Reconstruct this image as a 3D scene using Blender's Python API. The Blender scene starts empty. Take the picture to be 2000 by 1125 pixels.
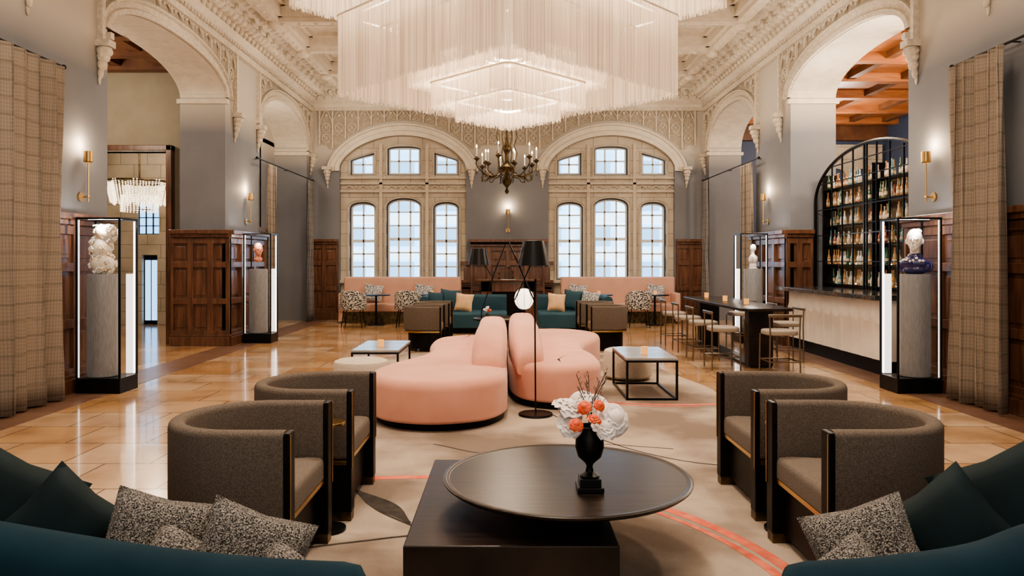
import bpy, math, random
from mathutils import Vector, Matrix
random.seed(7)
S=bpy.context.scene
COL=S.collection
pi=math.pi
# ---------------------------------------------------------------- materials
def mat(name,col,col2=None,scale=5.0,stretch=(1,1,1),rough=.5,metal=0.0,bump=0.0,bscale=None,emis=None,es=0.0,detail=3.0,coat=0.0,lo=.35,hi=.65,sheen=0.0,trans=0.0,spec=.5):
    m=bpy.data.materials.new(name); m.use_nodes=True
    nt=m.node_tree; N=nt.nodes; L=nt.links
    b=N['Principled BSDF']
    b.inputs['Base Color'].default_value=(*col,1); b.inputs['Roughness'].default_value=rough
    b.inputs['Metallic'].default_value=metal; b.inputs['Coat Weight'].default_value=coat
    b.inputs['Sheen Weight'].default_value=sheen; b.inputs['Specular IOR Level'].default_value=spec
    b.inputs['Transmission Weight'].default_value=trans
    tc=N.new('ShaderNodeTexCoord'); mp=N.new('ShaderNodeMapping'); mp.inputs['Scale'].default_value=stretch
    L.new(tc.outputs['Object'],mp.inputs['Vector'])
    nz=N.new('ShaderNodeTexNoise'); nz.inputs['Scale'].default_value=scale; nz.inputs['Detail'].default_value=detail
    L.new(mp.outputs[0],nz.inputs['Vector'])
    if col2 is not None:
        r=N.new('ShaderNodeValToRGB'); r.color_ramp.elements[0].position=lo; r.color_ramp.elements[1].position=hi
        r.color_ramp.elements[0].color=(*col,1); r.color_ramp.elements[1].color=(*col2,1)
        L.new(nz.outputs['Fac'],r.inputs[0]); L.new(r.outputs[0],b.inputs['Base Color'])
    if bump>0:
        n2=N.new('ShaderNodeTexNoise'); n2.inputs['Scale'].default_value=bscale or scale; n2.inputs['Detail'].default_value=2
        L.new(mp.outputs[0],n2.inputs['Vector'])
        bp=N.new('ShaderNodeBump'); bp.inputs['Strength'].default_value=bump; bp.inputs['Distance'].default_value=.02
        L.new(n2.outputs['Fac'],bp.inputs['Height']); L.new(bp.outputs[0],b.inputs['Normal'])
    if emis is not None:
        b.inputs['Emission Color'].default_value=(*emis,1); b.inputs['Emission Strength'].default_value=es
    return m
def brickmat(name,c1,c2,mortar,w,h,ms=.006,rough=.3,coat=0,bias=-.3,vec='xy',bump=.3,var=None):
    m=mat(name,c1,rough=rough,coat=coat); nt=m.node_tree; N=nt.nodes; L=nt.links; b=N['Principled BSDF']
    tc=[n for n in N if n.type=='TEX_COORD'][0]
    br=N.new('ShaderNodeTexBrick'); br.inputs['Color1'].default_value=(*c1,1); br.inputs['Color2'].default_value=(*c2,1)
    br.inputs['Mortar'].default_value=(*mortar,1); br.inputs['Scale'].default_value=1; br.inputs['Mortar Size'].default_value=ms
    br.inputs['Brick Width'].default_value=w; br.inputs['Row Height'].default_value=h; br.inputs['Bias'].default_value=bias
    src=tc.outputs['Object']
    if vec=='xz':
        sp=N.new('ShaderNodeSeparateXYZ'); cb=N.new('ShaderNodeCombineXYZ'); L.new(src,sp.inputs[0])
        L.new(sp.outputs[0],cb.inputs[0]); L.new(sp.outputs[2],cb.inputs[1]); src=cb.outputs[0]
    L.new(src,br.inputs['Vector'])
    out=br.outputs['Color']
    if var:
        nz=N.new('ShaderNodeTexNoise'); nz.inputs['Scale'].default_value=1.7; nz.inputs['Detail'].default_value=6
        L.new(src,nz.inputs['Vector'])
        mx=N.new('ShaderNodeMix'); mx.data_type='RGBA'; mx.blend_type='MULTIPLY'
        rp=N.new('ShaderNodeValToRGB'); rp.color_ramp.elements[0].color=(*var,1); rp.color_ramp.elements[1].color=(1.1,1.1,1.1,1)
        rp.color_ramp.elements[0].position=.35; rp.color_ramp.elements[1].position=.6
        L.new(nz.outputs['Fac'],rp.inputs[0]); mx.inputs[0].default_value=1
        L.new(out,mx.inputs[6]); L.new(rp.outputs[0],mx.inputs[7]); out=mx.outputs[2]
    L.new(out,b.inputs['Base Color'])
    bp=N.new('ShaderNodeBump'); bp.inputs['Strength'].default_value=bump; bp.inputs['Distance'].default_value=.004; bp.invert=True
    L.new(br.outputs['Fac'],bp.inputs['Height']); L.new(bp.outputs[0],b.inputs['Normal'])
    return m
def plaid(name,c1,c2,c3):
    m=mat(name,c1,rough=.9,spec=.2); nt=m.node_tree; N=nt.nodes; L=nt.links; b=N['Principled BSDF']
    tc=[n for n in N if n.type=='TEX_COORD'][0]
    def wave(direction,scale,pos):
        w=N.new('ShaderNodeTexWave'); w.wave_type='BANDS'; w.bands_direction=direction; w.inputs['Scale'].default_value=scale
        w.inputs['Distortion'].default_value=1.0; w.inputs['Detail'].default_value=3; w.inputs['Detail Scale'].default_value=4
        L.new(tc.outputs['Object'],w.inputs['Vector'])
        r=N.new('ShaderNodeValToRGB'); r.color_ramp.elements[0].position=pos; r.color_ramp.elements[1].position=min(1,pos+.1)
        L.new(w.outputs['Fac'],r.inputs[0]); return r.outputs[0]
    def mix(f,a,bb,k=1):
        mx=N.new('ShaderNodeMix'); mx.data_type='RGBA'
        mt=N.new('ShaderNodeMath'); mt.operation='MULTIPLY'; mt.inputs[1].default_value=k; L.new(f,mt.inputs[0])
        L.new(mt.outputs[0],mx.inputs[0])
        if isinstance(a,tuple): mx.inputs[6].default_value=(*a,1)
        else: L.new(a,mx.inputs[6])
        mx.inputs[7].default_value=(*bb,1); return mx.outputs[2]
    a=mix(wave('Z',1.9,.88),c1,c2,.45); a=mix(wave('Y',2.9,.9),a,c2,.3); a=mix(wave('Z',8.5,.8),a,c3,.35); a=mix(wave('Y',19,.7),a,c2,.30); a=mix(wave('Z',23,.6),a,c2,.28)
    L.new(a,b.inputs['Base Color']); return m

WALL=mat('wall_paint_lit_top',(.160,.167,.185),(.175,.182,.20),scale=2,rough=.75)
nt=WALL.node_tree; N=nt.nodes; L=nt.links   # grey paint; warm light washing the upper wall is put into the colour
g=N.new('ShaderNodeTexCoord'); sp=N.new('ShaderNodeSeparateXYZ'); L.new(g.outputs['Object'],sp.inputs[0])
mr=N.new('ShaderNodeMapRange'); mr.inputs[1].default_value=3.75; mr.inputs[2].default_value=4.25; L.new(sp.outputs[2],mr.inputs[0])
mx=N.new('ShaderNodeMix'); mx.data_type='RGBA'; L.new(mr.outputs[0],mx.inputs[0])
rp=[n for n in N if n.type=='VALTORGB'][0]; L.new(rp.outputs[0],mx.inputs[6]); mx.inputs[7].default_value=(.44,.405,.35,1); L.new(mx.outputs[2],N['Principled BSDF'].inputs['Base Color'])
NAVY=mat('navy_paint',(.05,.07,.13),rough=.6)
CREAM=mat('cream_plaster',(.57,.515,.425),(.65,.59,.495),scale=6,rough=.7,bump=.3,bscale=14)
ORN=mat('ornament_plaster',(.47,.415,.335),(.61,.55,.455),scale=18,rough=.75,bump=.5,bscale=30)
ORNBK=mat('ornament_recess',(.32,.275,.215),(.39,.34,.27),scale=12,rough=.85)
CEIL=mat('ceiling_plaster',(.50,.435,.345),(.57,.50,.405),scale=8,rough=.8,bump=.3,bscale=20)
WOOD=mat('mahogany',(.080,.035,.020),(.165,.078,.043),scale=3,stretch=(6,6,.7),rough=.33,detail=6,coat=.2)
WOODC=mat('cedar_ceiling',(.28,.10,.035),(.40,.16,.06),scale=3,stretch=(1,6,6),rough=.5,detail=5)
WOODD=mat('dark_ceiling_wood',(.10,.04,.02),(.16,.07,.03),scale=3,rough=.5)
STONE=brickmat('limestone',(.48,.42,.335),(.42,.37,.30),(.20,.17,.135),.62,.31,ms=.006,rough=.8,vec='xz',var=(.84,.82,.80))
STONEP=mat('limestone_plain',(.46,.405,.325),(.54,.48,.39),scale=7,rough=.8,bump=.4,bscale=22)
FLOOR=brickmat('stone_tile',(.47,.28,.135),(.62,.48,.35),(.20,.12,.065),.66,.60,ms=.008,rough=.15,coat=.25,bias=-.25,var=(.74,.68,.62))
BAND=brickmat('border_tile',(.17,.10,.07),(.22,.135,.095),(.10,.06,.045),.5,.25,ms=.006,rough=.3,coat=.05,var=(.85,.8,.78))
PINK=mat('blush_velvet',(.62,.285,.20),(.69,.335,.245),scale=2.5,rough=.75,sheen=.25)
PINKB=mat('blush_leather',(.54,.31,.235),(.58,.35,.27),scale=3,rough=.5)
TWEED=mat('grey_brown_tweed',(.105,.085,.070),(.170,.140,.118),scale=160,rough=.95,bump=.35,bscale=260,detail=3,spec=.15)
TWEED2=mat('seat_tweed',(.135,.112,.094),(.205,.170,.145),scale=160,rough=.95,bump=.35,bscale=260,detail=3,spec=.15)
BLK=mat('black_wood',(.005,.004,.004),(.010,.008,.007),scale=4,stretch=(1,8,8),rough=.4,detail=6,spec=.14)
TBL=mat('ebonised_oak',(.011,.008,.007),(.030,.020,.016),scale=3,stretch=(1,14,1),rough=.30,detail=8,spec=.28)
BLKM=mat('black_metal',(.012,.012,.013),rough=.35,metal=.6)
BRASS=mat('aged_brass',(.56,.37,.16),rough=.3,metal=1)
BRASSD=mat('dark_brass',(.05,.038,.024),(.17,.12,.055),scale=16,rough=.38,metal=.85)
BRONZE=mat('bronze_tube',(.22,.175,.13),rough=.35,metal=.9)
TEAL=mat('teal_velvet',(.0045,.021,.036),(.008,.031,.048),scale=3,rough=.8,spec=.12)
TEALP=mat('dark_green_velvet',(.004,.013,.016),(.008,.022,.026),scale=4,rough=.7,spec=.2)
TEALF=mat('petrol_fabric',(.008,.05,.075),(.014,.065,.095),scale=3,rough=.7)
BOUCLE=mat('boucle',(.03,.028,.027),(.46,.43,.40),scale=210,rough=.95,bump=1.0,bscale=200,lo=.40,hi=.62,detail=2)
PATT=mat('spotted_fabric',(.03,.028,.027),(.62,.58,.52),scale=40,rough=.9,lo=.47,hi=.51,detail=0)
PATT2=mat('woven_print',(.10,.12,.15),(.62,.60,.57),scale=30,stretch=(1,1,2.5),rough=.9,lo=.47,hi=.52,detail=0)
GOLDF=mat('gold_cushion_fabric',(.66,.42,.22),(.74,.50,.30),scale=10,rough=.7)
BOUC_W=mat('ivory_boucle',(.52,.45,.37),(.60,.53,.44),scale=60,rough=.95,bump=.5,bscale=90)
MARBLE=mat('pale_stone_top',(.24,.235,.23),(.33,.325,.32),scale=3,rough=.22,detail=8)
CARPET=mat('carpet_pile',(.235,.185,.15),(.47,.39,.32),scale=.95,rough=1,bump=.5,bscale=180,detail=12,lo=.41,hi=.57,spec=.1)
RED=mat('coral_pile',(.58,.11,.07),(.66,.20,.13),scale=14,rough=1)
DARKP=mat('charcoal_pile',(.03,.025,.023),(.06,.05,.043),scale=14,rough=1)
FRINGE=mat('silk_fringe',(.50,.43,.355),(.86,.78,.68),scale=1,stretch=(60,60,.35),rough=.6,detail=3,lo=.36,hi=.56)
nt=FRINGE.node_tree; N=nt.nodes; L=nt.links; b=N['Principled BSDF']
rp=[n for n in N if n.type=='VALTORGB'][0]
tm=N.new('ShaderNodeMix'); tm.data_type='RGBA'; tm.blend_type='MULTIPLY'; tm.inputs[0].default_value=1; L.new(rp.outputs[0],tm.inputs[6]); tm.inputs[7].default_value=(1,.85,.71,1)
L.new(tm.outputs[2],b.inputs['Emission Color']); b.inputs['Emission Strength'].default_value=.36
trl=N.new('ShaderNodeBsdfTranslucent'); L.new(rp.outputs[0],trl.inputs[0]); mxs=N.new('ShaderNodeMixShader'); mxs.inputs[0].default_value=.42
L.new(b.outputs[0],mxs.inputs[1]); L.new(trl.outputs[0],mxs.inputs[2]); L.new(mxs.outputs[0],N['Material Output'].inputs[0])
LED=mat('led_white',(1,1,1),emis=(1,.82,.62),es=8)
LEDC=mat('led_case',(1,1,1),emis=(1,.92,.84),es=3.2)
PANEL=mat('frosted_light_panel',(1,1,1),emis=(1,.95,.90),es=1.1)
GLOW=mat('lamp_glow',(1,.95,.9),emis=(1,.88,.72),es=1.9)
FLAME=mat('flame_bulb',(1,.9,.7),emis=(1,.72,.38),es=14)
AMBER=mat('amber_glass',(.5,.25,.08),emis=(1,.45,.12),es=.8,rough=.2)
PLINTH=mat('cerused_grey',(.17,.175,.185),(.235,.24,.255),scale=14,stretch=(9,9,.8),rough=.6,detail=8,bump=.15)
WHITE=mat('white_ceramic',(.80,.77,.72),rough=.25,coat=.4)
WHITEG=mat('white_gold_ceramic',(.78,.72,.62),(.74,.55,.28),scale=11,rough=.35,lo=.52,hi=.6)
TERRA=mat('terracotta_pink',(.62,.24,.16),(.70,.32,.22),scale=9,rough=.5)
COBALT=mat('dark_blue_ceramic',(.010,.012,.075),(.02,.022,.12),scale=6,rough=.25,coat=.4)
PLAID=plaid('curtain_plaid',(.30,.252,.205),(.13,.108,.088),(.41,.36,.31))
PLAIDG=plaid('curtain_grey',(.24,.23,.22),(.12,.11,.11),(.36,.34,.32))
BARF=mat('bar_drape_plaster',(.78,.73,.66),(.84,.79,.72),scale=3,rough=.45)
GRAN=mat('black_granite',(.01,.01,.012),(.07,.07,.075),scale=30,rough=.12)
WINF=mat('window_paint',(.68,.68,.66),rough=.5)
WIND=mat('window_dark_edge',(.05,.055,.065),rough=.5)
SKYB=mat('daylit_facade',(.3,.4,.5),emis=(.33,.66,1.0),es=2.9)
SKYW=mat('daylit_trim',(.6,.7,.8),emis=(.50,.78,1.0),es=3.4)
SKYD=mat('daylit_glass',(.2,.25,.3),emis=(.28,.58,.95),es=2.2)
DOORM=mat('grey_door_paint',(.15,.14,.14),rough=.5)
SIDEW=mat('olive_wall',(.30,.265,.195),(.33,.295,.22),scale=3,rough=.8)
CRYST=mat('crystal_beads',(.9,.85,.75),emis=(1,.82,.58),es=1.6,rough=.2)
PETW=mat('white_petal',(.76,.67,.64),(.86,.80,.77),scale=8,rough=.6)
PETO=mat('coral_petal',(.68,.08,.03),(.78,.17,.07),scale=30,rough=.55)
LEAF=mat('dark_leaf',(.05,.03,.035),(.07,.06,.04),scale=20,rough=.6)
LEATH=mat('taupe_leather',(.32,.275,.225),rough=.5)
BOTS=[mat('bottle_amber',(.26,.12,.045),rough=.1,coat=.6,emis=(.9,.45,.15),es=.10),mat('bottle_clear',(.50,.48,.43),rough=.08,coat=.6,emis=(.9,.8,.65),es=.06),
      mat('bottle_green',(.03,.10,.05),rough=.1,coat=.6),mat('bottle_teal',(.10,.28,.33),rough=.1,coat=.6),mat('bottle_red',(.28,.05,.03),rough=.1,coat=.6)]
LABELM=mat('paper_label',(.58,.48,.34),rough=.7)
# ---------------------------------------------------------------- mesh accumulator
class M:
    def __init__(s): s.v=[];s.f=[];s.m=[];s.s=[]
    def add(s,vs,fs,m=0,sm=False):
        o=len(s.v); s.v+= [tuple(p) for p in vs]
        for f in fs: s.f.append(tuple(i+o for i in f)); s.m.append(m); s.s.append(sm)
        return s
    def box(s,x0,x1,y0,y1,z0,z1,m=0):
        if x0>x1:x0,x1=x1,x0
        if y0>y1:y0,y1=y1,y0
        if z0>z1:z0,z1=z1,z0
        return s.add([(x0,y0,z0),(x1,y0,z0),(x1,y1,z0),(x0,y1,z0),(x0,y0,z1),(x1,y0,z1),(x1,y1,z1),(x0,y1,z1)],
          [(0,3,2,1),(4,5,6,7),(0,1,5,4),(1,2,6,5),(2,3,7,6),(3,0,4,7)],m)
    def lathe(s,prof,c=(0,0,0),n=24,m=0,sx=1,sy=1,sm=True,caps=True):
        vs=[];fs=[]
        for r,z in prof:
            for i in range(n):
                a=2*pi*i/n; vs.append((c[0]+r*math.cos(a)*sx,c[1]+r*math.sin(a)*sy,c[2]+z))
        for j in range(len(prof)-1):
            for i in range(n):
                k=(i+1)%n; fs.append((j*n+i,j*n+k,(j+1)*n+k,(j+1)*n+i))
        if caps: fs.append(tuple(range(n-1,-1,-1))); fs.append(tuple((len(prof)-1)*n+i for i in range(n)))
        return s.add(vs,fs,m,sm)
    def cyl(s,c,r,h,n=20,m=0,r2=None,sm=True):
        r2=r if r2 is None else r2
        e=min(.004,h*.1)
        return s.lathe([(r*.985,0),(r,e),(r2,h-e),(r2*.985,h)],c,n,m,sm=sm)
    def sph(s,c,r,n=12,m=0,nz=8):
        if not isinstance(r,(tuple,list)): r=(r,r,r)
        vs=[(c[0],c[1],c[2]-r[2])];fs=[]
        for j in range(1,nz):
            t=-pi/2+pi*j/nz
            for i in range(n):
                a=2*pi*i/n; vs.append((c[0]+r[0]*math.cos(t)*math.cos(a),c[1]+r[1]*math.cos(t)*math.sin(a),c[2]+r[2]*math.sin(t)))
        vs.append((c[0],c[1],c[2]+r[2])); T=len(vs)-1
        for i in range(n):
            k=(i+1)%n; fs.append((0,1+k,1+i)); fs.append((T,T-n+i,T-n+k))
            for j in range(nz-2): fs.append((1+j*n+i,1+j*n+k,1+(j+1)*n+k,1+(j+1)*n+i))
        return s.add(vs,fs,m,True)
    def tube(s,pts,r,n=8,m=0,closed=False,sm=True):
        P=[Vector(p) for p in pts]; K=len(P); R=r if isinstance(r,(list,tuple)) else [r]*K
        vs=[];fs=[]; up=None
        for i in range(K):
            if closed: t=(P[(i+1)%K]-P[i-1])
            else: t=P[min(i+1,K-1)]-P[max(i-1,0)]
            if t.length<1e-9: t=Vector((0,0,1))
            t.normalize()
            if up is None:
                up=Vector((0,0,1)) if abs(t.z)<.9 else Vector((1,0,0))
            u=up-t*up.dot(t)
            if u.length<1e-4: u=Vector((1,0,0)).cross(t)
            u.normalize(); up=u; w=t.cross(u)
            for j in range(n):
                a=2*pi*j/n; p=P[i]+(u*math.cos(a)+w*math.sin(a))*R[i]; vs.append(tuple(p))
        for i in range(K if closed else K-1):
            q=(i+1)%K
            for j in range(n):
                k=(j+1)%n; fs.append((i*n+j,i*n+k,q*n+k,q*n+j))
        if not closed: fs.append(tuple(range(n-1,-1,-1))); fs.append(tuple((K-1)*n+i for i in range(n)))
        return s.add(vs,fs,m,sm)
    def prism(s,poly,z0,z1,r=.0,m=0,steps=4,rb=0.0,crown=0.0):
        n=len(poly); P=[Vector((p[0],p[1])) for p in poly]
        ar=sum(P[i].x*P[(i+1)%n].y-P[(i+1)%n].x*P[i].y for i in range(n))
        if ar<0: P.reverse()
        nr=[]
        for i in range(n):
            t=(P[(i+1)%n]-P[i-1]).normalized(); nr.append(Vector((t.y,-t.x)))
        rings=[]
        if rb>0:
            for k in range(steps+1):
                a=pi/2*k/steps; rings.append((rb*(1-math.sin(a)),z0+rb*(1-math.cos(a))))
        else: rings.append((0,z0))
        if r>0:
            for k in range(steps+1):
                a=pi/2*k/steps; rings.append((r*(1-math.cos(a)),z1-r+r*math.sin(a)))
            if crown>0:
                for q in (2,4): rings.append((r*q,z1+crown*(1-1/q)))
        else: rings.append((0,z1))
        vs=[];fs=[]
        for ins,z in rings:
            for i in range(n): p=P[i]-nr[i]*ins; vs.append((p.x,p.y,z))
        for j in range(len(rings)-1):
            for i in range(n):
                k=(i+1)%n; fs.append((j*n+i,j*n+k,(j+1)*n+k,(j+1)*n+i))
        fs.append(tuple(range(n-1,-1,-1))); fs.append(tuple((len(rings)-1)*n+i for i in range(n)))
        return s.add(vs,fs,m,True)
    def sweep(s,path,sec,m=0,hscale=None,sm=True):
        K=len(path); P=[Vector((p[0],p[1])) for p in path]; n=len(sec); vs=[];fs=[]
        for i in range(K):
            t=(P[min(i+1,K-1)]-P[max(i-1,0)]).normalized(); nn=Vector((-t.y,t.x))
            for o,z in sec:
                if hscale: o,z=hscale(i/(K-1),o,z)
                vs.append((P[i].x+nn.x*o,P[i].y+nn.y*o,z))
        for i in range(K-1):
            for j in range(n):
                k=(j+1)%n; fs.append((i*n+j,(i+1)*n+j,(i+1)*n+k,i*n+k))
        fs.append(tuple(range(n))); fs.append(tuple((K-1)*n+n-1-i for i in range(n)))
        return s.add(vs,fs,m,sm)
    def obj(s,name,mats,parent=None,loc=(0,0,0),rot=(0,0,0),label=None,cat=None,group=None,kind=None,bevel=0,sub=0,solid=0,autosm=True):
        me=bpy.data.meshes.new(name); me.from_pydata(s.v,[],s.f)
        if not isinstance(mats,(list,tuple)): mats=[mats]
        for a in mats: me.materials.append(a)
        me.polygons.foreach_set('material_index',s.m); me.polygons.foreach_set('use_smooth',s.s)
        me.update()
        if any(s.s):
            try: me.set_sharp_from_angle(angle=math.radians(42))
            except Exception: pass
        o=bpy.data.objects.new(name,me); COL.objects.link(o); o.location=loc; o.rotation_euler=rot
        if parent: o.parent=parent
        if label: o['label']=label
        if cat: o['category']=cat
        if group: o['group']=group
        if kind: o['kind']=kind
        if solid: d=o.modifiers.new('s','SOLIDIFY'); d.thickness=solid; d.offset=0
        if bevel: d=o.modifiers.new('b','BEVEL'); d.width=bevel; d.segments=2; d.limit_method='ANGLE'; d.angle_limit=math.radians(50)
        if sub: d=o.modifiers.new('u','SUBSURF'); d.levels=sub; d.render_levels=sub
        return o
def thing(name,loc,label,cat,group=None,rz=0):
    o=bpy.data.objects.new(name,None); COL.objects.link(o); o.location=loc; o.rotation_euler=(0,0,rz); o.empty_display_size=.1
    o['label']=label; o['category']=cat
    if group: o['group']=group
    return o
def dup(root,loc,rz=None,label=None,rot=None):
    def cp(o,par):
        c=o.copy(); COL.objects.link(c); c.parent=par
        for ch in list(o.children): cp(ch,c)
        return c
    c=cp(root,None); c.location=loc
    if rz is not None: c.rotation_euler=(0,0,rz)
    if rot is not None: c.rotation_euler=rot
    if label: c['label']=label
    return c
def smooth_closed(pts,k=6):
    out=[];n=len(pts)
    for i in range(n):
        p0,p1,p2,p3=[Vector(pts[(i+j-1)%n]) for j in range(4)]
        for q in range(k):
            t=q/k; out.append(tuple(.5*((2*p1)+(p2-p0)*t+(2*p0-5*p1+4*p2-p3)*t*t+(3*p1-p0-3*p2+p3)*t**3)))
    return out
def smooth_open(pts,k=6):
    P=[Vector(p) for p in pts]; P=[2*P[0]-P[1]]+P+[2*P[-1]-P[-2]]; out=[]
    for i in range(1,len(P)-2):
        p0,p1,p2,p3=P[i-1:i+3]
        for q in range(k):
            t=q/k; out.append(tuple(.5*((2*p1)+(p2-p0)*t+(2*p0-5*p1+4*p2-p3)*t*t+(3*p1-p0-3*p2+p3)*t**3)))
    out.append(tuple(P[-2])); return out
def rsec(o0,o1,z0,z1,r,k=4):
    out=[]
    for cx,cz,a0 in ((o1-r,z0+r,-pi/2),(o1-r,z1-r,0),(o0+r,z1-r,pi/2),(o0+r,z0+r,pi)):
        for i in range(k+1):
            a=a0+pi/2*i/k; out.append((cx+r*math.cos(a),cz+r*math.sin(a)))
    return out[::-1]
def rrect(x0,x1,y0,y1,r,k=4):
    out=[]
    for cx,cy,a0 in ((x1-r,y0+r,-pi/2),(x1-r,y1-r,0),(x0+r,y1-r,pi/2),(x0+r,y0+r,pi)):
        for i in range(k+1):
            a=a0+pi/2*i/k; out.append((cx+r*math.cos(a),cy+r*math.sin(a)))
    return out
# ---------------------------------------------------------------- room shell
XW=5.0; YB=18.5; ZC=6.05
def az(t,sp,rise,p=2.3):
    s=t; t=min(1,abs(t))
    if abs(sp-3.85)<1e-6: return sp+rise*max(0,1-t*t)**.65          # segmental window arches
    if abs(sp-4.031)<1e-6: return sp+rise*max(0,min(1,(s+1)/2))**.75   # raked heads rising towards +x
    if abs(sp-4.032)<1e-6: return sp+rise*max(0,min(1,(1-s)/2))**.75
    return sp+rise*math.sqrt(max(0,1-t**p))
def wallmesh(axis,s0,s1,z0,z1,f0,f1,ops,n=28):
    mm=M()
    def P(s_,z,f): return (f,s_,z) if axis=='y' else (s_,f,z)
    br={s0,s1}
    for a,b,lo,sp,ri in ops:
        k=n if ri>0 else 1
        for i in range(k+1):
            t=-math.cos(pi*i/k) if ri>0 else -1+2*i/k
            br.add(round((a+b)/2+t*(b-a)/2,5))
    br=sorted(x for x in br if s0-1e-6<=x<=s1+1e-6)
    def hi(o,x): return az((x-(o[0]+o[1])/2)/((o[1]-o[0])/2),o[3],o[4]) if o[4]>0 else o[3]
    for i in range(len(br)-1):
        A,B=br[i],br[i+1]; mid=(A+B)/2
        act=sorted([o for o in ops if o[0]<mid<o[1]],key=lambda o:o[2])
        la,lb=z0,z0
        for o in act+[None]:
            ta,tb=(o[2],o[2]) if o else (z1,z1)
            if max(ta-la,tb-lb)>1e-4:
                for f in (f0,f1): mm.add([P(A,la,f),P(B,lb,f),P(B,tb,f),P(A,ta,f)],[(0,1,2,3)])
            if o:
                if o[2]>z0+1e-4: mm.add([P(A,o[2],f0),P(B,o[2],f0),P(B,o[2],f1),P(A,o[2],f1)],[(0,1,2,3)])
                ha,hb=hi(o,A),hi(o,B)
                mm.add([P(A,ha,f0),P(B,hb,f0),P(B,hb,f1),P(A,ha,f1)],[(0,1,2,3)],0,True)
                la,lb=ha,hb
    for o in ops:
        for x in o[:2]: h_=hi(o,x); mm.add([P(x,o[2],f0),P(x,o[2],f1),P(x,h_,f1),P(x,h_,f0)],[(0,1,2,3)])
    for x in (s0,s1): mm.add([P(x,z0,f0),P(x,z0,f1),P(x,z1,f1),P(x,z1,f0)],[(0,1,2,3)])
    mm.add([P(s0,z1,f0),P(s1,z1,f0),P(s1,z1,f1),P(s0,z1,f1)],[(0,1,2,3)])
    return mm
TR=[0]
def trim(mm,mats,bevel=0):
    TR[0]+=1; return mm.obj('trim_%d'%TR[0],mats,kind='structure',bevel=bevel)
A1=(9.14,12.95,0,4.38,.50); A2=(14.75,18.2,0,4.22,.78)
YN=-1.5
for sgn,nm in ((-1,'left'),(1,'right')):
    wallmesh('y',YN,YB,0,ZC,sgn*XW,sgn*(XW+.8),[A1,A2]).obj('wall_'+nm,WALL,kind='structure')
W1=(-4.25,-1.06,.55,3.85,.80); W2=(1.02,4.21,.55,3.85,.80)
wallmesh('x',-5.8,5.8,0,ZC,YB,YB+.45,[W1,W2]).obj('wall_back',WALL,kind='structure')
M().box(-9.6,9.6,YN,26,-.1,0).obj('floor',FLOOR,kind='structure')
mm=M()
for sg in (-1,1): mm.box(sg*4.46,sg*5.0,YN,YB,.0005,.003)
trim(mm,BAND)
M().box(-5.8,5.8,YN,YB+.4,ZC,ZC+.15).obj('ceiling',CEIL,kind='structure')
mm=M()
for x in (-4.15,-2.75,-.95,.95,2.75,4.15):
    mm.box(x-.17,x+.17,YN,YB,ZC-.26,ZC); mm.box(x-.10,x+.10,YN,YB,ZC-.34,ZC-.25); mm.box(x-.24,x+.24,YN,YB,ZC-.08,ZC)
    y=YN
    while y<YB-.1:
        mm.sph((x,y+.1,ZC-.34),(.05,.05,.035),6,0,4); y+=.3
y=.3
ys=[]
while y<YB: ys.append(y); y+=1.82
for y in ys:
    mm.box(-4.4,4.4,y-.17,y+.17,ZC-.26,ZC); mm.box(-4.4,4.4,y-.10,y+.10,ZC-.34,ZC-.25); mm.box(-4.4,4.4,y-.24,y+.24,ZC-.08,ZC)
    for x in (-4.15,-2.75,-.95,.95,2.75,4.15):
        mm.sph((x,y,ZC-.36),(.13,.13,.09),8,0,5)
    x=-4.3
    while x<4.4: mm.sph((x,y,ZC-.34),(.05,.05,.035),6,0,4); x+=.3
for y in ys[:-1]:
    mm.box(-4.4,4.4,y+.88,y+.94,ZC-.10,ZC)
trim(mm,CEIL)
# cornice
prof=[(0,5.34),(.07,5.34),(.07,5.42),(.20,5.50),(.20,5.56),(.42,5.74),(.42,5.80),(.60,5.88),(.60,5.97),(.66,6.0),(.66,6.05),(0,6.05)]
for sg in (-1,1):
    mm=M(); path=[(sg*XW,YN),(sg*XW,YB)]
    mm.sweep(path,[(sg*o,z) for o,z in prof],0,sm=False)
    y=YN+.1; k=0
    while y<YB-.15:
        mm.sph((sg*(XW-.33),y,5.66),(.13,.085,.09),7,1,5); mm.sph((sg*(XW-.24),y+.06,5.58),(.05,.05,.07),6,1,4)
        mm.sph((sg*(XW-.53),y+.1,5.88),(.09,.07,.06),6,1,4)
        if k%2==0: mm.sph((sg*(XW-.42),y+.1,5.74),(.07,.05,.10),6,1,4)
        y+=.2; k+=1
    y=YN+.1
    while y<YB-.1:
        mm.box(sg*(XW-.07),sg*(XW-.12),y,y+.06,5.36,5.42,1); y+=.12
    trim(mm,[CREAM,ORN])
mm=M(); mm.sweep([(-XW,YB),(XW,YB)],[(-o,z) for o,z in prof],0,sm=False)
x=-XW+.2
while x<XW-.1:
    mm.sph((x,YB-.33,5.66),(.085,.13,.09),7,1,5); mm.sph((x+.06,YB-.24,5.58),(.05,.05,.07),6,1,4); mm.sph((x+.1,YB-.53,5.88),(.07,.09,.06),6,1,4); x+=.2
trim(mm,[CREAM,ORN])
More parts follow.
